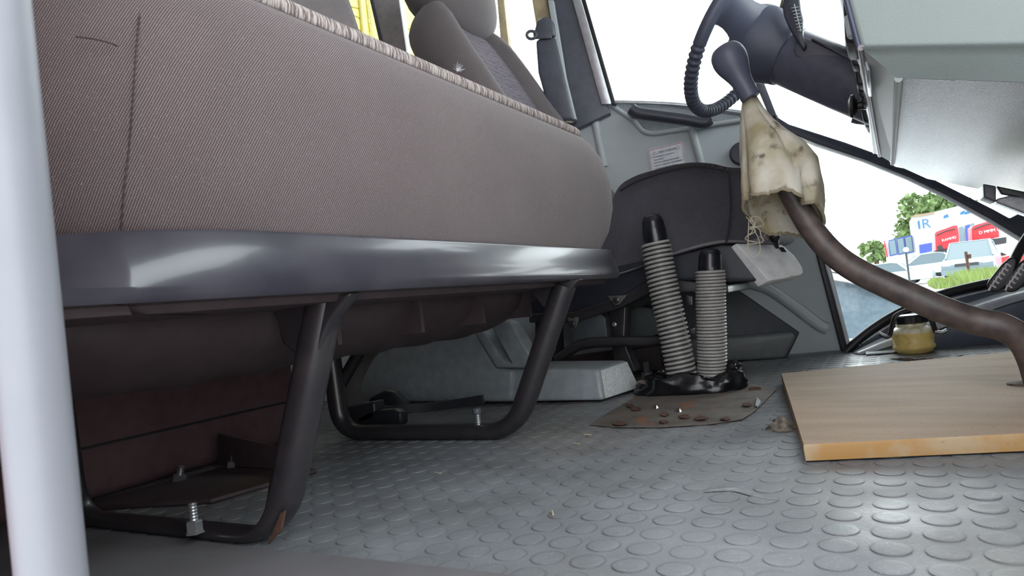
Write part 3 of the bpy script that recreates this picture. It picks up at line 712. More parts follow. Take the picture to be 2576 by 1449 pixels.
lathe('bracket_bolt', P(1440, 815, y=1.693), (0, -1, 0), [(0, .010), (.006, .010), (.008, .006)], blackmet, ds, 12)
for a, b in ((1505, 787), (1546, 816)): lathe('bracket_bolt', P(a, b, y=1.715), (0, -1, 0), [(0, .006), (.003, .006), (.004, .004)], steelm, ds, 10)
slab('latch', Y([(1725, 742), (1738, 745), (1738, 768), (1725, 770)], 1.69), (0, .02, 0), blackmet, ds, .002)
slab('latch', Y([(1725, 826), (1745, 825), (1744, 842), (1725, 845)], 1.66), (0, .02, 0), blackmet, ds, .002)
# grey box behind
bx = thing('grey_side_box', 'small grey plastic box in the shade behind the taller spring lever', 'box', P(1610, 850, w=.15))
slab('box_shell', [P(a, b, w=.13) for a, b in ((1572, 790), (1598, 768), (1640, 775), (1660, 800), (1660, 858), (1578, 862))], NW*.10, plain('box_grey', (112, 120, 120), .5), bx, .006)
fd = thing('footwell_duct', 'dark duct along the floor behind the driver seat mount', 'duct', (-.8, 2.0, 0))
slab('duct_shell', Y([(1395, 905), (1660, 868), (1665, 932), (1395, 940)], 1.98), (0, .1, 0), darkpan, fd, .004)
hs = tube('floor_hose', catmull([P(1615, 975, z=.02), P(1640, 962, z=.02), P(1670, 945, z=.02), P(1690, 925, z=.025)], 6), .018, plain('dusty_hose', (104, 94, 88), .8, bump=(150, .5, .002)))
tag(hs, 'dusty hose lying on the floor behind the spring levers', 'hose')

# ------------------------------------------------------------------ two hand levers sleeved in corrugated coils
def coil_lever(label, pix, ytop, ybot, rad, cap_prof, capdir, turns):
    t = thing('spring_sleeve_lever', label, 'lever', P(*pix[-1], y=ybot), 'levers sleeved in grey coils')
    n = len(pix); c3 = catmull([P(a, b, y=ytop+(ybot-ytop)*i/(n-1)) for i, (a, b) in enumerate(pix)], 40)
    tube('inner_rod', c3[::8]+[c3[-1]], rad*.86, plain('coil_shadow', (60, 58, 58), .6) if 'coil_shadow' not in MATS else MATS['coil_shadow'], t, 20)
    # helix
    N_ = turns*26; hel = []
    L_ = [0]
    for a, b in zip(c3, c3[1:]): L_.append(L_[-1]+(b-a).length)
    j = 0; ref = V((1, 0, 0))
    for k in range(N_+1):
        s = L_[-1]*k/N_
        while j < len(L_)-2 and L_[j+1] < s: j += 1
        f = (s-L_[j])/(L_[j+1]-L_[j]); p = c3[j].lerp(c3[j+1], f); tg = (c3[min(len(c3)-1, j+2)]-c3[max(0, j-1)]).normalized()
        u = (ref-tg*ref.dot(tg)).normalized(); v = tg.cross(u); a = 2*pi*k/26
        wob = 1+.012*sin(a*.37+k*.002)
        hel.append(p+(u*cos(a)+v*sin(a))*(rad-.0028)*wob)
    tube('coil_sleeve', hel, .0036, coilm, t, 7, up=None, smooth=179)
    ax = (c3[0]-c3[12]).normalized()
    lathe('grip_cap', c3[0], ax, cap_prof, plain('grip_black', (20, 22, 30), .3, bump=(500, .2, .0005), coat=.3) if 'grip_black' not in MATS else MATS['grip_black'], t, 28, 60)
coil_lever('taller leaning lever in a grey coil sleeve with black cap', [(1650, 612), (1661, 680), (1677, 760), (1693, 830), (1708, 905), (1723, 985)], 1.62, 1.615, .036,
           [(-.04, .024), (-.01, .0265), (.012, .029), (.034, .0285), (.036, .0278), (.05, .0265), (.062, .0235), (.068, .018), (.071, .008)], None, 34)
coil_lever('shorter upright lever in a grey coil sleeve with black cap', [(1787, 682), (1788, 760), (1790, 840), (1791, 910), (1792, 980)], 1.63, 1.63, .0345,
           [(-.03, .024), (.0, .0275), (.010, .0285), (.012, .0275), (.034, .0265), (.044, .024), (.050, .019), (.053, .009)], None, 36)
# crumpled black vinyl gathered round both feet
def gaiter():
    N_ = 72; loops = []
    c = P(1762, 1012, z=.0)
    ctr = [P(1655, 1012, z=0), P(1868, 1000, z=0)]
    for k, (z, s) in enumerate(((0.0, 1.0), (.008, 1.05), (.018, 1.04), (.028, 1.0), (.036, .96), (.041, .90), (.040, .80), (.034, .70), (.03, .5))):
        l = []
        for i in range(N_):
            a = 2*pi*i/N_; ca, sa = cos(a), sin(a)
            w = 1+(.06*sin(5*a+1.3*k)+.045*sin(11*a-.8*k)+.03*sin(17*a+2*k))*(1.0 if k else .4)
            x = -.435+(.118*abs(ca)**.8*(1 if ca > 0 else -1))*s*w; y = 1.615+.065*sa*s*w+.12*(x+.435)
            zz = z*(1+.25*sin(3*a+.6)+.18*sin(7*a+k)) + (.012*max(0, ca)**3 if k > 2 else 0)
            l.append(V((x, y, max(0, zz))))
        loops.append(l)
    return loft('vinyl_gaiter', loops, vinyl, None, smooth=179)
tag(gaiter(), 'crumpled black vinyl gaiter wrapped around the feet of the two spring levers', 'gaiter')

# rusty cover plate and debris
pl = slab('floor_cover_plate', [P(a, b, z=.0018) for a, b in ((1482, 1070), (1540, 1034), (1600, 1000), (1660, 962), (1720, 945), (1860, 960), (1955, 980), (1900, 1035), (1868, 1056), (1790, 1068), (1660, 1076), (1560, 1076))], (0, 0, .0022), platem, None, .001)
tag(pl, 'rusty brown-grey cover plate on the floor under the spring levers', 'cover plate')
def flake(pxs, h, m, name, lab, cat, grp=None, z=.0045):
    o = slab(name, [P(a, b, z=z)+V((0, 0, h*random.random())) for a, b in pxs], (0, 0, .001), m); return tag(o, lab, cat, grp)
o = slab('rust_flake', [P(1884, 975, y=1.60), P(1900, 973, y=1.60), P(1912, 974, y=1.60), P(1916, 982, y=1.59), P(1924, 992, y=1.57), P(1900, 990, y=1.57), P(1882, 984, y=1.58)], (0, .006, .0), rustm); tag(o, 'large curled rust flake right of the vinyl gaiter', 'rust flake')
for i, (a, b, w) in enumerate(((1600, 1030, 14), (1585, 1022, 10), (1560, 1068, 20), (1670, 1062, 12), (1722, 1050, 16), (1765, 1055, 20), (1825, 1056, 14), (1880, 1020, 12), (1672, 1044, 12))):
    flake([(a-w, b), (a-w*.3, b-4), (a+w*.6, b-3), (a+w, b+2), (a+w*.2, b+5), (a-w*.7, b+4)], .004, rustm, 'rust_flake', None, None)
    oo = bpy.context.scene.collection.objects[-1]
    tag(oo, 'thin brown rust flake lying on the cover plate', 'rust flake', 'rust flakes on the cover plate')
for a, b, l_ in ((1648, 1027, 'clear glass crumb on the cover plate beside the gaiter'), (1706, 1036, 'clear glass crumb in front of the gaiter, right of the other')):
    p = P(a, b, z=.004); s = .006
    o = mesh('glass_crumb', [p+V(v)*s for v in ((-1, -.6, 0), (.8, -1, 0), (1, .7, 0), (-.5, 1, 0), (-.6, -.4, 1.1), (.6, -.5, 1.3), (.5, .5, 1), (-.3, .6, 1.2))], [(0, 1, 2, 3), (4, 7, 6, 5), (0, 4, 5, 1), (1, 5, 6, 2), (2, 6, 7, 3), (3, 7, 4, 0)], chrome); tag(o, l_, 'glass crumb')
fe = [P(a, b, z=.006) for a, b in ((1900, 1022), (1905, 1002), (1908, 1006), (1914, 1012), (1906, 1024))]
o = slab('white_feather', fe, (0, 0, .003), whitepl); tag(o, 'tiny white feather on the right edge of the cover plate', 'feather')
random.seed(3)
specs = [(1930, 540), (1478, 1094), (1450, 1116), (1390, 1290), (1100, 1190), (880, 1310), (1640, 1330), (1600, 1345), (1700, 1380)]
for a, b in specs[1:5]:
    p = P(a, b, z=.003); d = V((random.uniform(-1, 1), random.uniform(-.5, .5), 0)).normalized()*.008
    tag(tube('straw_crumb', [p-d, p+d*.2+V((0, 0, .001)), p+d], .0009, cream, None, 5), 'tiny pale straw crumb lying on the rubber floor', 'crumb', 'straw crumbs on the rubber floor')
# torn rubber lump by board corner
def lump(name, px_, py_, s, m, lab, seed):
    random.seed(seed); c = P(px_, py_, z=.0); vs = []; fs = []; n = 14; mrows = 6
    for k in range(mrows):
        for i in range(n):
            a = 2*pi*i/n; r = s*(1-.16*k)*random.uniform(.6, 1.25); vs.append(c+V((r*cos(a)*1.3, r*sin(a)*.7, .0008+s*.16*k*random.uniform(.6, 1.3))))
    for k in range(mrows-1):
        for i in range(n): fs.append((k*n+i, k*n+(i+1) % n, (k+1)*n+(i+1) % n, (k+1)*n+i))
    fs.append(tuple(range((mrows-1)*n, mrows*n)))
    o = mesh(name, vs, fs, m, None, 179); return tag(o, lab, 'torn rubber')
torn = plain('torn_rubber', (72, 66, 62), .8, c2=(130, 120, 108), nscale=120)
lump('torn_rubber_tuft', 1968, 1082, .022, torn, 'frayed tuft of torn rubber at the left edge of the board', 5)
def tear(name, pix, lab, h=.006, m=None):
    top = catmull([P(a, b, z=.001) for a, b in pix], 5); loops = []
    random.seed(len(pix))
    for i, p in enumerate(top):
        k = sin(pi*i/(len(top)-1)); hh = h*k*random.uniform(.7, 1.2)
        loops.append([p+V((0, -.010*k, 0)), p+V((0, -.006*k, hh)), p+V((0, .006*k, hh*.8)), p+V((0, .012*k, 0))])
    o = loft(name, loops, m or torn, None, smooth=40); return tag(o, lab, 'torn rubber')
tear('torn_rubber_seam', [(2236, 903), (2290, 908), (2345, 912), (2390, 905), (2425, 893)], 'ragged black tear in the rubber floor in front of the reservoir', .010)
tear('torn_rubber_seam', [(2440, 866), (2480, 866), (2525, 862)], 'short frayed tear in the rubber floor by the front panel', .008)
tear('lifted_rubber_edge', [(1768, 1238), (1800, 1232), (1850, 1230), (1900, 1245), (1960, 1258)], 'low lifted ripple worn into the open rubber floor', .0018, floorm)

# ------------------------------------------------------------------ plywood board
bd = thing('plywood_board', 'thick tan painted board with worn yellow edge lying on the rubber floor', 'board', P(2200, 1050, z=0))
b0 = P(2027, 1160, z=.003); b1 = P(1968, 963, z=.003); b2_ = P(2576, 906, z=.003); b3 = P(2576, 1135, z=.003)
b3 = b0+(b3-b0)*1.9; b2_ = b1+(b2_-b1)*1.5
def bow(name):
    nx, ny = 30, 20; vs = []; fs = []
    def pt(u, v, z):
        p = (b0*(1-u)+b3*u)*(1-v)+(b1*(1-u)+b2_*u)*v
        return V((p.x, p.y, .003+z))
    for i in range(nx+1):
        for j in range(ny+1):
            u, v = i/nx, j/ny
            dent = -.006*math.exp(-((u-.62)**2/.01+(v-.52)**2/.05))
            vs.append(pt(u, v, .022+.002*sin(3*v+2*u)*sin(pi*v)+dent))
    for i in range(nx):
        for j in range(ny): a = i*(ny+1)+j; fs.append((a, a+1, a+ny+2, a+ny+1))
    top = mesh(name, vs, fs, boardm, bd, 179)
    # edge band
    ring = [(0, j) for j in range(ny+1)]+[(i, ny) for i in range(1, nx+1)]+[(nx, j) for j in range(ny-1, -1, -1)]+[(i, 0) for i in range(nx-1, 0, -1)]
    T = [V(vs[i*(ny+1)+j]) for i, j in ring]; B = [V((p.x, p.y, .0032)) for p in T]; Md = [V((p.x, p.y, p.z-.0035))+((p-V((.1, 1.45, p.z))).normalized()*.0012) for p in T]
    loft('edge_band', [T, Md, B], edgem, bd, caps=False, smooth=30)
bow('board_face')
kn = P(2565, 963, z=.024)
lathe('knot', kn, (0, 0, 1), [(-.004, .02), (.0005, .018), (.002, .010), (.003, .004)], torn, bd, 14)

# ------------------------------------------------------------------ fluid reservoir
rz = P(2302, 888, z=0); 
k_ = rz.y/ .998
rs = thing('fluid_reservoir', 'yellowed plastic fluid bottle with black cap and wire strap at the floor edge', 'bottle', rz)
S_ = .00118*1.0
def rb(prof, name, m, parent, seg=28): return lathe(name, rz, (-.02, 0, 1), prof, m, parent, seg, 55)
sc = 1.0
rb([(h, r*1.12) for h, r in [(0.0, .030), (.003, .038), (.012, .043), (.015, .046), (.022, .0465), (.025, .0435), (.050, .0455), (.057, .0465), (.064, .0455), (.072, .037), (.075, .033), (.084, .033)]], 'bottle_body', fluidm, rs)
bpy.context.view_layer.update()
capn = []
o = lathe('cap', rz+V((0, 0, .082)), (-.02, 0, 1), [(0, .036), (.002, .041), (.020, .042), (.024, .039), (.025, .012)], rubberb, rs, 40, 25)
for v in o.data.vertices:
    d = v.co-(rz); a = math.atan2(d.y, d.x); f = 1+.035*sin(a*12); v.co.x = rz.x+d.x*f; v.co.y = rz.y+d.y*f
def R3(a, b, dy=0): return P(a, b, y=rz.y+dy)
tube('strap', catmull([R3(2212, 838, -.03), R3(2236, 846, -.03), R3(2246, 812, -.04), R3(2256, 792, -.04), R3(2290, 778, -.03), R3(2322, 776, -.03), R3(2336, 790, -.04), R3(2346, 812, -.04), R3(2356, 834, -.03), R3(2380, 832, -.03)], 6), .0065, plain('strap_brown', (52, 42, 42), .45), rs, 8, flat=.5)
tube('strap_wire', catmull([R3(2210, 836, -.035), R3(2228, 845, -.035), R3(2240, 846, -.03)], 4), .004, steelm, rs, 6)
tube('strap_wire', catmull([R3(2352, 834, -.035), R3(2368, 836, -.035), R3(2383, 830, -.035)], 4), .005, steelm, rs, 6)
# ------------------------------------------------------------------ gear lever with canvas boot
gl = thing('gear_lever', 'long bent gear lever with dark bulbous knob and dirty canvas boot', 'gear lever', P(2576, 905, y=1.37))
def G(a, b, dy=0): return P(a, b, y=1.32+dy)
rp = catmull([G(1945, 400, -.01), G(1965, 440, -.01), G(2008, 520), G(2045, 580), (G(2098, 640)), G(2160, 683), G(2250, 726), G(2360, 775), G(2450, 806, .01), G(2520, 822, .01), G(2572, 856, .02), G(2600, 905, .02), G(2618, 965, .02)], 6)
tube('shaft', rp, [.0195+.003*min(1, i/40) for i in range(len(rp))], rodm, gl, 18)
a0, a1 = G(1818, 118, -.03), G(1889, 246, -.025)
ax = a1-a0; L_ = ax.length
lathe('knob', a0, ax, smoothprof([(0, .006), (L_*.015, .019), (L_*.05, .0245), (L_*.13, .0295), (L_*.25, .0312), (L_*.38, .029), (L_*.52, .0238), (L_*.66, .0192), (L_*.84, .0175), (L_*.99, .0172), (L_, .012)]), knobm, gl, 32, 60)
def boot():
    N_ = 96; loops = []; FA = (-.9, -1.0, -1.1, -1.16, -1.22, -1.2, -1.05, -.82, -.75)
    # left px, right px, row py (axis), tilt of ring (front up), depth radius
    rows = [(1872, 1904, 245, .004, .016), (1868, 1922, 275, .006, .020), (1866, 1948, 305, .010, .028), (1865, 1985, 338, .016, .036), (1864, 2030, 372, .024, .048),
            (1864, 2060, 410, .030, .058), (1866, 2070, 450, .034, .064), (1869, 2074, 490, .036, .068), (1874, 2072, 528, .036, .070)]
    for k, (l, r, py, tl, dep) in enumerate(rows):
        A = G(l, py); B = G(r, py); c = (A+B)/2; ux_ = (B-A)/2; t = k/(len(rows)-1); loop = []
        for i in range(N_):
            a = 2*pi*i/N_; ca, sa = cos(a), sin(a)
            fold = 1-.34*t*math.exp(-((a-(2*pi+FA[k]))/.12)**2)+.05*t*sin(4*a+2.2*k*.3)-.10*t*math.exp(-((a-3.9)/.10)**2)
            wr = 1+.018*sin(9*a+k)*t
            loop.append(c+ux_*ca*(1 if ca < 0 else 1)*(fold*wr if sa < 0.2 else wr)+V((0, 1, 0))*sa*dep*1.15*fold*wr+V((0, 0, -1))*sa*tl*fold)
        loops.append(loop)
    # ragged hem
    random.seed(5)
    loops.append([p+V((0, 0, -.006-.004*random.random()-.003*sin(i*.4))) for i, p in enumerate(loops[-1])])
    o = loft('canvas_boot', loops, canvas, gl, caps=False, smooth=179)
    s = o.modifiers.new('s', 'SOLIDIFY'); s.thickness = .003; s.offset = 0
    tube('boot_hem', loops[-1], .0032, plain('hem_canvas', (150, 140, 118), .95), o, 7, closed=True)
    random.seed(11)
    for k in range(5):
        x0 = 1876+random.random()*20; pts = [(x0, 545)]; 
        for j in range(6): pts.append((x0+random.uniform(-14, 30), 552+j*(6+2.4*k)+random.uniform(-6, 6)))
        if k == 4: pts = [(1884, 550), (1882, 600), (1884, 635), (1898, 646), (1912, 630), (1908, 600), (1896, 575), (1902, 555)]
        tube('loose_thread', catmull([G(a, b, .0) for a, b in pts], 6), .0009, thread, o, 5)
boot()
# ------------------------------------------------------------------ steering wheel and column
WC = V((-.26, 1.85, .877)); WR = .204; wa, wy = .680, -.146
e1v = V((-sin(wy), cos(wy), 0)); wn = V((-cos(wa)*cos(wy), -cos(wa)*sin(wy), sin(wa))); e2v = wn.cross(e1v)
sw = thing('steering_wheel', 'dark grey two-spoke steering wheel with ridged grip', 'steering wheel', WC+(-wn)*.1)
rim = []; rr = []
NN = 420
for i in range(NN):
    t = 2*pi*i/NN; rim.append(WC+(e1v*cos(t)+e2v*sin(t))*WR)
    g_ = 1 if radians(35) < t < radians(160) else 0
    rr.append(.0165+.0018*g_*sin(i*2*pi/5.2))
tube('rim', rim, rr, wheelm, sw, 16, closed=True, up=wn, smooth=179)
def spoke(t0, dt, name='spoke'):
    loops = []
    for k in range(9):
        s = k/8; r = WR*(.22+.78*s); drop = -.055*(1-s)**1.3; w_ = dt*(1.25-.55*sin(pi*s*.75)+ (.35*s**4)); th = .022-.006*s
        c = t0; row = []
        for (q_, h_) in ((-1, .0), (-.6, .7), (0, 1), (.6, .7), (1, .0), (.6, -.7), (0, -1), (-.6, -.7)):
            wd = w_*q_*WR*.5
            rad = (e1v*cos(c)+e2v*sin(c)); tan = (-e1v*sin(c)+e2v*cos(c))
            row.append(WC+rad*r+tan*wd+wn*(drop+h_*th))
        loops.append(row)
    loft(name, loops, wheelm, sw, smooth=80)
spoke(radians(193), .62); spoke(radians(-8), .62)
lathe('hub', WC+wn*(-.005), -wn, smoothprof([(-.01, .02), (0, .075), (.02, .092), (.05, .095), (.085, .088), (.115, .078), (.135, .072), (.137, .05)], 4), wheelm, sw, 40, 60)
sc_ = thing('steering_column', 'dark grey steering column shroud running from the wheel into the dashboard', 'steering column', WC-wn*.35)
CA = WC-wn*.135
lathe('shroud', CA, -wn, [(0, .055), (.001, .068), (.008, .073), (.16, .072), (.24, .070), (.34, .069)], plain('column_blue_grey', (94, 97, 114), .45, bump=(600, .2, .0005)), sc_, 40, 60, .95)
pu = e1v.cross(wn).normalized()
slab('shroud_ridge', [P(a, b, y=1.750) for a, b in ((2040, 97), (2044, 94), (2140, 138), (2146, 150), (2140, 152))], (0, .02, 0), darkgrey, sc_, .002)
slab('shroud_side_cover', [P(a, b, y=1.755) for a, b in ((1996, 126), (2010, 88), (2040, 100), (2146, 152), (2180, 215), (2000, 140))], (0, .03, 0), darkgrey, sc_, .004)
slab('indicator_stalk', [P(1700+a/2.94, b/2.94, y=1.74) for a, b in ((785, 40), (800, -30), (860, -60), (915, -20), (925, 70), (942, 140), (940, 260), (968, 335), (945, 372), (905, 315), (835, 200), (800, 120))], (0, .022, 0), plain('stalk_blue_black', (54, 58, 70), .4), sc_, .004)
stk = [o for o in COL.objects if o.name.startswith('indicator_stalk')][-1]
for i in range(8):
    x_ = 862+i*7.2; y_ = 60+i*24
    tube('grille_bar', [P(1700+(x_-8)/2.94, y_/2.94, y=1.737), P(1700+(x_+46-i*1.5)/2.94, (y_-8)/2.94, y=1.737)], .0012, greypl, stk, 5)
tube('grille_bar', [P(1700+875/2.94, 30/2.94, y=1.737), P(1700+925/2.94, 235/2.94, y=1.737)], .0012, greypl, stk, 5)
lathe('ignition_barrel', P(2160, 285, y=1.86), (-.75, -.1, .25), [(-.06, .026), (0, .026), (.012, .024), (.014, .01)], darkgrey, sc_, 24)
# ------------------------------------------------------------------ dashboard
db = thing('dashboard', 'grey-green plastic dashboard with radio fascia and switches, upper right', 'dashboard', (.35, 1.6, .5))
D1 = [P(2190, 232, y=1.0), P(2165, 128, y=1.0), P(2133, -10, y=1.0)]
zt = .80
def D(a, b, y=1.0): return P(a, b, y=y)
# near side: upright face, then a face tucked under, down to the underside edge
lc = D(2172, 118, .985); lo_ = D(2192, 232, 1.0)
ridge0 = D(2257, 196); ridge1 = ridge0+(D(2576, 205)-ridge0)*2.2
up0 = D(2166, 120, .965); up1 = V((up0.x+.5, .965, up0.z-.02)) 
topz = .82
fx0 = D(2133, -4, .965); sl = (fx0.x-up0.x)/(fx0.z-up0.z)
topl = V((up0.x+sl*(topz-up0.z), .965, topz))
uB = up0+(D(2576, 114, .965)-up0)*((.75-up0.x)/(D(2576, 114, .965).x-up0.x))
vs = [topl, V((.75, .965, topz)), uB, up0]
slab('side_face', vs, (0, .02, 0), greydash, db, .006)
uR = V((.75, 1.0, .484-.3*(.75-.038)))
tk = [[up0.lerp(uB, k/24) + (ridge0.lerp(uR, k/24)-up0.lerp(uB, k/24))*q_ - V((0, .004, 0))*(q_ < .05) for k in range(25)] for q_ in (0, .03, .06, .3, .6, 1)]
loft('side_tuck', tk, greydash, db, closed=False, caps=False, smooth=179)
# chamfer along the rear lower edge
far = P(2215, 392, y=1.72)
cA = up0; 
mesh('rear_chamfer', [up0, ridge0, P(2250, 412, y=1.83), P(2213, 392, y=1.80)], [(0, 1, 2, 3)], greypl, db)
# underside
uq = [ridge0, uR]
def under_pt(x, y): return V((x, y, .484-.3*(x-.038)))
ff = [under_pt(.038, 1.83), under_pt(.117, 2.084), under_pt(.257, 2.233), under_pt(.353, 2.343), under_pt(.75, 2.42)]
o = slab('underside', [under_pt(.038, 1.0), under_pt(.75, 1.0)]+ff[::-1], (0, 0, .012), greyunder, db, .003)
tube('underside_ridge', [under_pt(.040, 1.0)+V((0, 0, -.001)), under_pt(.040, 1.83)+V((0, 0, -.001))], .005, greydash, db, 8)
slab('top_cover', [(topl.x, .965, topz), (.92, .965, topz-.06), (.92, WY(.9, .03), topz-.06), (topl.x, WY(topl.x, .03)-.2, topz)], (0, 0, .02), blackpl, db, .006)
# fascia facing the seats
fa_ = [V((topl.x, .975, topz)), V((up0.x+.0, .975, up0.z)), V((up0.x, 1.9, up0.z)), V((topl.x, 1.9, topz))]
fas = slab('fascia', fa_, (.02, 0, 0), plain('fascia_grey', (120, 116, 122), .3), db, .002)
tube('fascia_edge', [V((topl.x-.002, .970, topz)), V((up0.x-.002, .970, up0.z))], .0035, plain('edge_blue', (60, 64, 86), .3), fas, 8)
tube('chamfer_edge', [up0, P(2213, 392, y=1.80)], .004, plain('edge_grey', (120, 110, 116), .35, .4), fas, 8)
def fbox(a, b, c, d, y, dep=.05, m=rubberb, nm='switch', bevel=.006, skew=8):
    """switch body whose profile shows against the light; a..d: px box, y: distance across the cab"""
    return slab(nm, [P(a, b, y=y), P(c, b, y=y), P(c+skew, d, y=y), P(a+skew, d, y=y)], (0, dep, 0), m, fas, bevel)
fbox(2118, -30, 2150, 106, 1.05, .10, rubberb, 'control_knob')
fbox(2122, 36, 2140, 90, 1.02, .02, greypl, 'lever_tab')
slab('radio_front', [D(2140, -10, 1.02), D(2150, -10, 1.02), D(2190, 178, 1.02), D(2178, 178, 1.02), D(2160, 100, 1.02), D(2128, 50, 1.02)], (0, .16, 0), plain('radio_silver', (176, 178, 188), .25, .4), fas, .003)
for k, (a, b, c, d, y) in enumerate(((2137, 122, 2158, 164, 1.20), (2148, 168, 2172, 212, 1.28), (2154, 212, 2172, 230, 1.34), (2162, 230, 2186, 262, 1.40), (2166, 275, 2190, 306, 1.52), (2172, 306, 2194, 318, 1.58), (2178, 318, 2196, 328, 1.62))):
    fbox(a, b, c, d, y, .045, rubberb, 'switch', .004, 7)
# pull knob
kp = P(2172, 264, y=1.44); kq = P(2140, 268, y=1.44); d_ = (kq-kp)
lathe('pull_knob', kp, d_, [(-.02, .008), (d_.length*.45, .008), (d_.length*.5, .012), (d_.length*.8, .022), (d_.length, .021), (d_.length+.004, .012)], rubberb, fas, 20)
# under dash bracket
br = slab('underdash_bracket', [P(a, b, y=1.75) for a, b in ((2473, 462), (2475, 496), (2506, 508), (2506, 468))], (.0, .08, 0), darkgrey, db, .003)
slab('underdash_lip', [P(a, b, y=1.75) for a, b in ((2507, 500), (2540, 492), (2600, 500), (2640, 560), (2560, 530), (2505, 509))], (0, .06, 0), greyunder, db, .004)
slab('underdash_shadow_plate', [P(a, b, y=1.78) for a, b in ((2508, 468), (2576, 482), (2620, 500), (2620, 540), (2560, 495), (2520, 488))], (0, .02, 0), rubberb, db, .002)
# ------------------------------------------------------------------ pedals
def pedal(label, off, arm_):
    t = thing('foot_pedal', label, 'pedal', P(2510+off, 640, y=1.80), 'foot pedals under the dashboard')
    def q(a, b, y=1.62): return P(a+off, b, y=y)
    pad = slab('pad', [q(2483, 712), q(2500, 690), q(2520, 665), (q(2540, 648)), q(2556, 645), q(2560, 660), q(2552, 690), q(2535, 718), q(2515, 734), q(2495, 736), q(2484, 726)], (.004, .035, 0), rubberb, t, .004)
    # rubber chevrons on the tread
    for i in range(6):
        s = i/6; ax_, ay_ = 2489+s*46, 720-s*64
        for sg in (-1, 1):
            p0 = q(ax_+5, ay_-4, 1.618); p1 = q(ax_+(-1 if sg < 0 else 16), ay_+(11 if sg < 0 else 4), 1.618)
            tube('tread_rib', [p0, p1], .0020, plain('tread_pale', (190, 186, 188), .4) if 'tread_pale' not in MATS else MATS['tread_pale'], pad, 5)
    tube('pedal_arm', catmull([q(2535, 690, 1.66), q(2570, 620, 1.72), q(2640, 520, 1.78), q(2700, 440, 1.80)], 5), .010, blackmet, t, 8)
pedal('ridged rubber foot pedal at the right edge, the left of two', 0, None)
pedal('ridged rubber foot pedal at the right edge, the right of two', 41, None)
# ------------------------------------------------------------------ grab pole in the passenger doorway
gp = thing('grab_pole', 'thick pale grey upright pole at the left edge, blurred and close', 'pole', (-.335, .16, -.36))
pb = P(132, 1449, d=.30); pt_ = P(-12, 0, d=.30)
dpole = (pt_-pb).normalized()
A_ = pb+dpole*((-.355-pb.z)/dpole.z); B_ = pb+dpole*((1.44-pb.z)/dpole.z)
tube('pole', [A_, B_], .0150, polem, gp, 24, flat=.8, up=(-.3, 1, 0))
lathe('foot_flange', (A_.x, A_.y, -.36), (0, 0, 1), [(0, .035), (.005, .035), (.007, .02)], polem, gp, 24)
# ------------------------------------------------------------------ fluff on the bench
fl = thing('dandelion_fluff', 'white wisp of dandelion fluff caught on the top edge of the bench', 'fluff', P(1150, 180, z=.588))
c0 = P(1150, 178, x=-.506)
random.seed(2)
lathe('seed', c0+V((0, 0, -.002)), (0, 0, 1), [(0, .0006), (.003, .001), (.006, .0005)], thread, fl, 6)
vs = []; fs = []
for k in range(22):
    d = V((random.uniform(-.3, 1), random.uniform(-1, 1), random.uniform(-.4, 1.2))).normalized()*random.uniform(.006, .012); s = d.cross(V((0, 0, 1))).normalized()*.00022
    i = len(vs); vs += [c0-s, c0+s, c0+d+s*.5, c0+d-s*.5, c0+V((0, 0, .0004)), c0+d+V((0, 0, .0003))]; fs += [(i, i+1, i+2, i+3), (i, i+4, i+5, i+3), (i+1, i+4, i+5, i+2)]
mesh('filaments', vs, fs, white, fl)

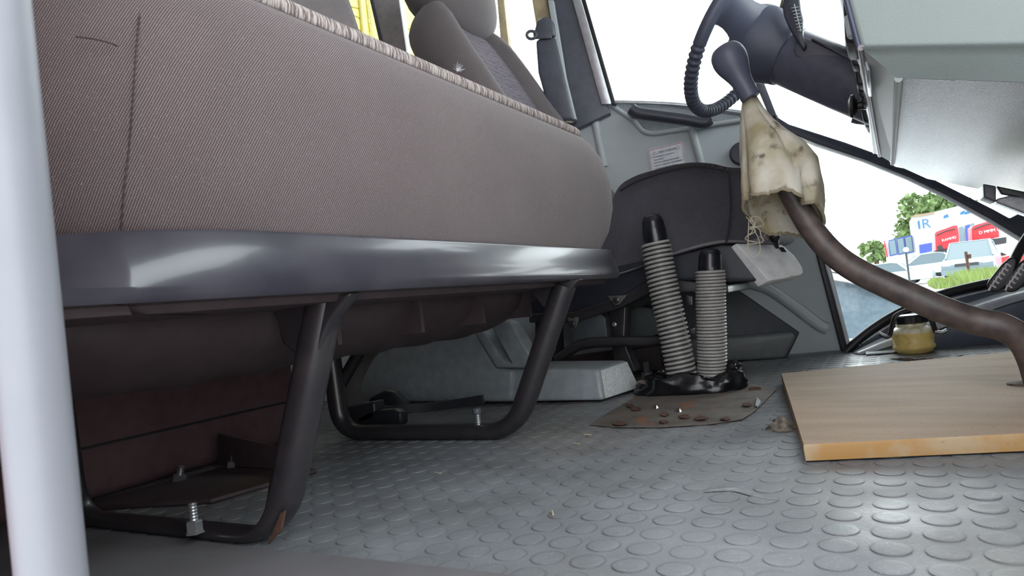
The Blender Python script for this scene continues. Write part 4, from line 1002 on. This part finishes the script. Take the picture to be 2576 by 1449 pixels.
# ------------------------------------------------------------------ outside
GZ = -.75
gnd = boxm('parking_ground', (-60, -40, GZ-.05), (90, 140, GZ), asphalt); struct(gnd)
def E(px_, py_, y): return P(px_, py_, y=y)
def ztop(px_, py_, y): return E(px_, py_, y).z
def car(name, label, cx, cy, rot, L_, Wd, H_, m, gm=carglass, suv=False, group=None, z0=GZ):
    t = thing(name, label, 'car', (cx, cy, z0), group)
    Mx = Matrix.Translation(V((cx, cy, z0))) @ Matrix.Rotation(rot, 4, 'Z')
    def tr(p): return Mx @ V(p)
    h = L_/2; bl = .52*H_
    body = [(-h, .22*H_), (-h*.98, .50*H_), (-h*.9, bl*1.12), (-h*.45 if not suv else -h*.9, bl*1.18), (h*.38, bl*1.1), (h*.9, bl*.92), (h, .42*H_), (h, .22*H_)]
    loops = []
    for yy, k in ((-Wd/2, .94), (-Wd/2*.96, 1), (Wd/2*.96, 1), (Wd/2, .94)):
        loops.append([tr((x*k if abs(k-1) > 0 else x, yy, z)) for x, z in body])
    loft('body', loops, m, t, smooth=35)
    gh = [(-h*(.88 if suv else .62), bl*1.1), (-h*(.80 if suv else .42), H_*.96), (-h*.30, H_), (h*.08, H_*.985), (h*.45, bl*1.08)]
    loops = []
    for yy, zz in ((-1, 0), (1, 0)):
        loops.append([tr((x, yy*Wd/2*(.93 if z < bl*1.15 else .74), z)) for x, z in gh])
    loft('cabin_glass', loops, gm, t, smooth=35)
    rf = [(-h*(.80 if suv else .42), H_*.955), (-h*.30, H_*1.0), (h*.08, H_*.985)]
    loft('roof', [[tr((x, -Wd/2*.75, z)) for x, z in rf]+[tr((x, -Wd/2*.75, z+.03)) for x, z in rf[::-1]], [tr((x, Wd/2*.75, z)) for x, z in rf]+[tr((x, Wd/2*.75, z+.03)) for x, z in rf[::-1]]], m, t, smooth=35)
    for sy in (-1, 1):
        tube('roof_pillar', [tr((h*.45, sy*Wd/2*.9, bl*1.1)), tr((h*.08, sy*Wd/2*.74, H_*.99))], .035, m, t, 6)
        tube('roof_pillar', [tr((-h*(.88 if suv else .62), sy*Wd/2*.9, bl*1.12)), tr((-h*(.80 if suv else .42), sy*Wd/2*.74, H_*.97))], .04, m, t, 6)
        for sx in (-.62, .62):
            c = tr((sx*h, sy*Wd*.42, .19*H_+.05)); axw = (Mx.to_3x3() @ V((0, sy, 0)))
            lathe('wheel', c, axw, [(-.1, .20*H_), (.06, .21*H_), (.1, .18*H_), (.101, .1*H_)], tyre, t, 18)
        slab('headlight', [tr((h*1.0, sy*Wd*.30, .40*H_)), tr((h*1.0, sy*Wd*.44, .41*H_)), tr((h*.99, sy*Wd*.44, .47*H_)), tr((h*.99, sy*Wd*.30, .46*H_))], Mx.to_3x3() @ V((.02, 0, 0)), white, t)
    slab('grille', [tr((h, -Wd*.22, .36*H_)), tr((h, Wd*.22, .36*H_)), tr((h, Wd*.22, .44*H_)), tr((h, -Wd*.22, .44*H_))], Mx.to_3x3() @ V((.02, 0, 0)), tdark, t)
    slab('bumper', [tr((h*.98, -Wd*.48, .16*H_)), tr((h*.98, Wd*.48, .16*H_)), tr((h*.98, Wd*.48, .30*H_)), tr((h*.98, -Wd*.48, .30*H_))], Mx.to_3x3() @ V((.1, 0, 0)), m, t)
    return t
def X(px_, y): return E(px_, 660, y).x
car('parked_suv', 'pale silver estate car facing the viewer beside the grass outside', X(2445, 36), 36, radians(-100), 4.6, 1.9, 1.62, cars, suv=True)
car('parked_car', 'white parked car left of the silver estate car outside', X(2320, 43.5), 43.5, radians(188), 4.4, 1.8, 1.35, carw)
car('parked_car', 'low pale car parked nearest the left window edge outside', X(2205, 35), 35, radians(172), 4.3, 1.8, 1.05, carw)
car('parked_car', 'red parked car at the right behind the pedals outside', X(2640, 42), 42, radians(185), 4.8, 1.9, 1.55, carr)
# near car whose roof arc shows low in the side glass
nc = thing('neighbouring_car', 'pinkish silver car parked close beyond the low side window', 'car', (-.4, 4.0, GZ))
def Yn(pix, y): return [P(a, b, y=y) for a, b in pix]
arc = catmull(Yn([(1900, 650), (2000, 662), (2080, 684), (2150, 696), (2220, 722), (2290, 757), (2350, 800), (2430, 862), (2520, 930)], 3.9), 5)
arc2 = catmull(Yn([(1900, 640), (2000, 650), (2080, 672), (2160, 682), (2240, 706), (2320, 744), (2390, 790), (2470, 850), (2560, 920)], 4.05), 5)
arc3 = catmull(Yn([(1900, 664), (2000, 676), (2080, 700), (2150, 714), (2215, 742), (2270, 775), (2320, 812), (2400, 872), (2490, 935)], 3.88), 5)
loft('roof_rail', [arc2, arc, arc3, [p+V((0, .05, -.01)) for p in arc3]], carp, nc, closed=False, caps=False, smooth=60)
roofb = [V((p.x, 5.4, p.z)) for p in arc2]
loft('roof', [arc2, [p+V((0, .5, .03)) for p in arc2], roofb], carw, nc, closed=False, caps=False, smooth=60)
gls = [p+V((0, .03, 0)) for p in arc3]
slab('side_glass', gls+[V((gls[-1].x, 3.83, -.1)), V((gls[0].x, 3.83, -.1))], (0, .01, 0), nearglass, nc)
wline = [V((gls[0].x-.6, 3.78, -.12)), V((1.8, 3.78, -.12)), V((2.1, 3.78, -.2)), V((2.2, 3.78, -.5)), V((2.2, 3.78, GZ+.2)), V((gls[0].x-.6, 3.78, GZ+.2))]
slab('body_side', wline, (0, 1.7, 0), carp, nc, .05)
for xx in (-.9, 1.5): lathe('wheel', (xx, 3.85, GZ+.3), (0, -1, 0), [(-.1, .3), (.08, .3), (.1, .26), (.101, .12)], tyre, nc, 20)
tube('black_sill_strip', [p+V((0, -.006, .004)) for p in arc], .004, rubberb, nc, 6)
slab('headrest_inside', Yn([(2180, 806), (2260, 800), (2300, 830), (2280, 900), (2150, 900), (2140, 830)], 4.3), (0, .1, 0), tdark, nc, .03)

# yellow bus seen through the rear side window
yb = thing('yellow_bus', 'yellow vehicle side beyond the rear side window, upper left', 'bus', (-2.6, 3.3, GZ))
yx1 = P(1235, 60, y=5.2).x; yx0 = yx1-4.5
yb.location = (yx1-2, 3.9, GZ); bpy.context.view_layer.update()
boxm('body_side', (yx0, 3.0, GZ+.25), (yx1, 5.2, 3.4), yellow, yb, .03)
def YB(pix, o=.004): return [P(a, b, x=yx1+o) for a, b in pix]
for pix in ([(852, -10), (880, -60), (900, -50), (908, 22), (862, 12)], [(860, 26), (904, 44), (914, 80), (876, 62)], [(1004, 62), (1034, 74), (1040, 96), (1008, 88)]):
    tube('panel_outline', YB(pix), .004, olive, yb, 5, closed=True)
tube('panel_seam', YB([(898, -60), (914, 110)]), .014, olive, yb, 6)
for k in range(30):
    a = P(917+k*.55, -30+k*5, x=yx1+.004); slab('fringe_tooth', [a, a+V((0, .05, .01)), a+V((0, 0, .018))], (.002, 0, 0), olive, yb)
for yy in (3.3, 4.9): lathe('wheel', (yx1-1, yy, GZ+.5), (0, -1 if yy < 4 else 1, 0), [(-.2, .48), (.1, .5), (.12, .4), (.121, .2)], tyre, yb, 20)

# building, trucks, tree
bd_ = thing('showroom_building', 'white showroom building with blue framed windows and blue letter mark on its tower', 'building', (X(2350, 62), 62, GZ))
YB_ = 58
def EB(a, b, y=YB_): return E(a, b, y)
def ground(p): return V((p.x, p.y, GZ))
def fac(name, pix, y, dep, m, base=True, par=None):
    pts = [E(a, b, y) for a, b in pix]
    if base: pts = pts+[ground(pts[-1]), ground(pts[0])]
    return slab(name, pts, (0, dep, 0), m, par or bd_)
fac('tower', [(2294, 545), (2350, 534)], 56, 6, bwall)
fac('tower_cap', [(2292, 548), (2300, 541), (2350, 533), (2352, 538), (2310, 545)], 55.8, 6.2, bbrown, False)
fac('main_hall', [(2340, 536), (2420, 516), (2640, 470)], 57.5, 14, bwall)
fac('side_wing', [(2225, 612), (2300, 592)], 57, 8, bwall)
for a0_ in (2234, 2255, 2275):
    f = fac('window', [(a0_, 604-(a0_-2234)*.22), (a0_+19, 600-(a0_-2234)*.22), (a0_+24, 640-(a0_-2234)*.15), (a0_+5, 645-(a0_-2234)*.15)], 56.9, .1, bblue, False)
    fac('pane', [(a0_+2, 607-(a0_-2234)*.22), (a0_+17, 603-(a0_-2234)*.22), (a0_+22, 638-(a0_-2234)*.15), (a0_+7, 642-(a0_-2234)*.15)], 56.8, .08, bglass, False, f)
fac('red_post', [(2222, 606), (2226, 605), (2234, 646), (2230, 648)], 56.8, .3, truckr, False)
for a0_ in (2412, 2428, 2440):
    fac('shopfront_window', [(a0_, 572-(a0_-2412)*.3), (a0_+11, 569-(a0_-2412)*.3), (a0_+14, 610), (a0_+3, 612)], 57.3, .1, bblue if a0_ == 2428 else bglass, False)
fac('shopfront_window', [(2312, 616), (2345, 610), (2345, 632), (2314, 638)], 55.8, .1, bblue, False)
lt_ = E(2315, 576, 55.7); uxx = (E(2330, 573, 55.7)-lt_)
text('letter_mark', 'R', lt_+V((.1, 0, 0)), (1, 0, 0), (0, 0, 1), .95, plain('mark_blue', (50, 105, 150), .5), bd_, .05)
slab('letter_mark_bar', [lt_+V((-.1, 0, 0)), lt_+V((.02, 0, 0)), lt_+V((.02, 0, .62)), lt_+V((-.12, 0, .55))], (0, .06, 0), MATS['mark_blue'], bd_)
for a, b in ((2373, 550), (2415, 541), (2428, 540)):
    p = E(a, b, 57.3); slab('sign_letter', [p, p+V((.35, 0, .05)), p+V((.3, 0, .3)), p+V((.05, 0, .2))], (0, .05, 0), MATS['mark_blue'], bd_)
def truck(label, l, r, t, b, y, letters):
    tt = thing('red_truck_cab', label, 'truck', (X((l+r)/2, y), y, GZ), 'red truck cabs by the building')
    pts = catmull([E(l+4, t+20, y), E(l+6, t+6, y), E((l+r)/2, t-4, y), E(r-6, t-12, y), E(r, t, y), E(r+3, b-14, y)], 4)
    pts += [E(l+6, b, y)]
    slab('cab_rear', pts, (0, 2.2, 0), truckr, tt, .08)
    slab('side_vent', [E(l+8, t+42, y-.05), E(l+20, t+38, y-.05), E(l+26, b-6, y-.05), E(l+13, b-2, y-.05)], (0, .04, 0), tdark, tt)
    q0 = E(l+22, (t+b)/2+3, y-.1); qx = E(r-8, (t+b)/2-5, y-.1)-q0
    text('white_lettering', letters, q0, qx, (0, 0, 1), 1.0*qx.length/3.3, white, tt, .02)
    tube('roof_bar', [E(l+8, t+14, y-.1), E((l+r)/2, t+3, y-.1), E(r-8, t-2, y-.1)], .04, tdark, tt, 6)
    slab('chassis', [E(l+4, b-2, y), E(r+20, b-14, y), E(r+20, b+2, y), E(l+4, b+16, y)], (0, 2.0, 0), tdark, tt)
    for q_ in (l+10, r-4):
        c = E(q_, b+10, y); c.z = GZ+.5; lathe('wheel', c, (0, -1, 0), [(-.3, .48), (.1, .5), (.12, .4)], tyre, tt, 16)
truck('red truck cab seen from behind with one line of white letters, left of two', 2348, 2411, 578, 632, 46, 'KAMMD')
truck('red truck cab seen from behind with white letters and side bar, right of two', 2441, 2512, 563, 610, 47, 'D MMM DD')
def tree(label, cx, cy, w, h, z1, n=900):
    t = thing('leafy_tree', label, 'tree', (cx, cy, GZ))
    tube('trunk', [(cx, cy, GZ), (cx+.1, cy, z1-h*.5)], .25, plain('bark', (90, 75, 60), .9) if 'bark' not in MATS else MATS['bark'], t, 8)
    vs = []; fs = []; random.seed(int(cx*7+cy))
    blobs = [(random.uniform(-.5, .5)*w, random.uniform(-.4, .4)*w, random.uniform(-.75, -.1)*h, random.uniform(.16, .28)*w) for _ in range(26)]
    for k in range(n*3):
        bx_, by_, bz_, br_ = random.choice(blobs); d = V((random.gauss(0, 1), random.gauss(0, 1), random.gauss(0, 1))).normalized()*br_*random.uniform(.8, 1.05)
        c = V((cx+bx_, cy+by_, z1+bz_))+d; s = random.uniform(.25, .5); a = V((random.gauss(0, 1), random.gauss(0, 1), random.gauss(0, 1))).normalized(); b = a.cross(V((random.random(), random.random(), 1))).normalized()
        i = len(vs); vs += [c-a*s, c+b*s*.6, c+a*s, c-b*s*.6]; fs.append((i, i+1, i+2, i+3))
    mesh('crown', vs, fs, leaf, t)
tc = E(2352, 545, 86)
tree('green tree rising behind the white showroom building', tc.x+.3, 86, 6.6, 7, E(2350, 484, 86).z, 1000)
tc2 = E(2200, 630, 80); tree('small green tree left of the showroom wing', tc2.x, 80, 2.0, 2.2, E(2205, 612, 80).z, 200)
def grass(name, label, x0, x1, y0, y1, h, n, seed):
    random.seed(seed); vs = []; fs = []
    for k in range(n):
        x = random.uniform(x0, x1); y = random.uniform(y0, y1); hh = h*random.uniform(.4, 1.1); lx = random.uniform(-.4, .4)*hh; w = .012+.0012*y*.5
        i = len(vs); vs += [(x-w, y, GZ), (x+w, y, GZ), (x+lx*.5+w*.7, y, GZ+hh*.6), (x+lx*.5-w*.7, y, GZ+hh*.6), (x+lx, y, GZ+hh)]; fs += [(i, i+1, i+2, i+3), (i+3, i+2, i+4)]
    o = mesh(name, vs, fs, grassm); return tag(o, label, 'grass', None, 'stuff')
grass('tall_grass', 'tall bright green grass outside in front of the parked cars', X(2400, 24), X(2700, 24), 20, 25.8, .62, 3500, 4)
grass('roadside_grass', 'strip of bright grass at the foot of the white and silver cars', X(2322, 33), X(2440, 33), 26.6, 31.5, .3, 2500, 6)
pp = E(2440, 700, 26); post = thing('rusty_post', 'rusty iron post standing in the grass before the silver car', 'post', (pp.x, 26, GZ))
tube('upright', [(pp.x, 26, GZ), (pp.x-.02, 26, E(2438, 632, 26).z)], .045, rustm, post, 8)
slab('crosspiece', [E(2435, 640, 25.95), E(2443, 639, 25.95), E(2444, 650, 25.95), E(2436, 651, 25.95)], (0, .06, 0), rustm, post)
lp_ = E(2281, 650, 33); lm = thing('globe_lamp_post', 'short post with white globe in front of the white parked car', 'lamp post', (lp_.x, 33, GZ))
tube('post', [(lp_.x, 33, GZ), (lp_.x, 33, E(2280, 635, 33).z)], .04, tdark, lm, 8)
gc = E(2279, 628, 33); lathe('globe', gc-V((0, 0, .1)), (0, 0, 1), [(0, .02), (.02, .06), (.06, .095), (.1, .105), (.14, .095), (.18, .06), (.2, .01)], white, lm, 16)
bpy.context.view_layer.update()
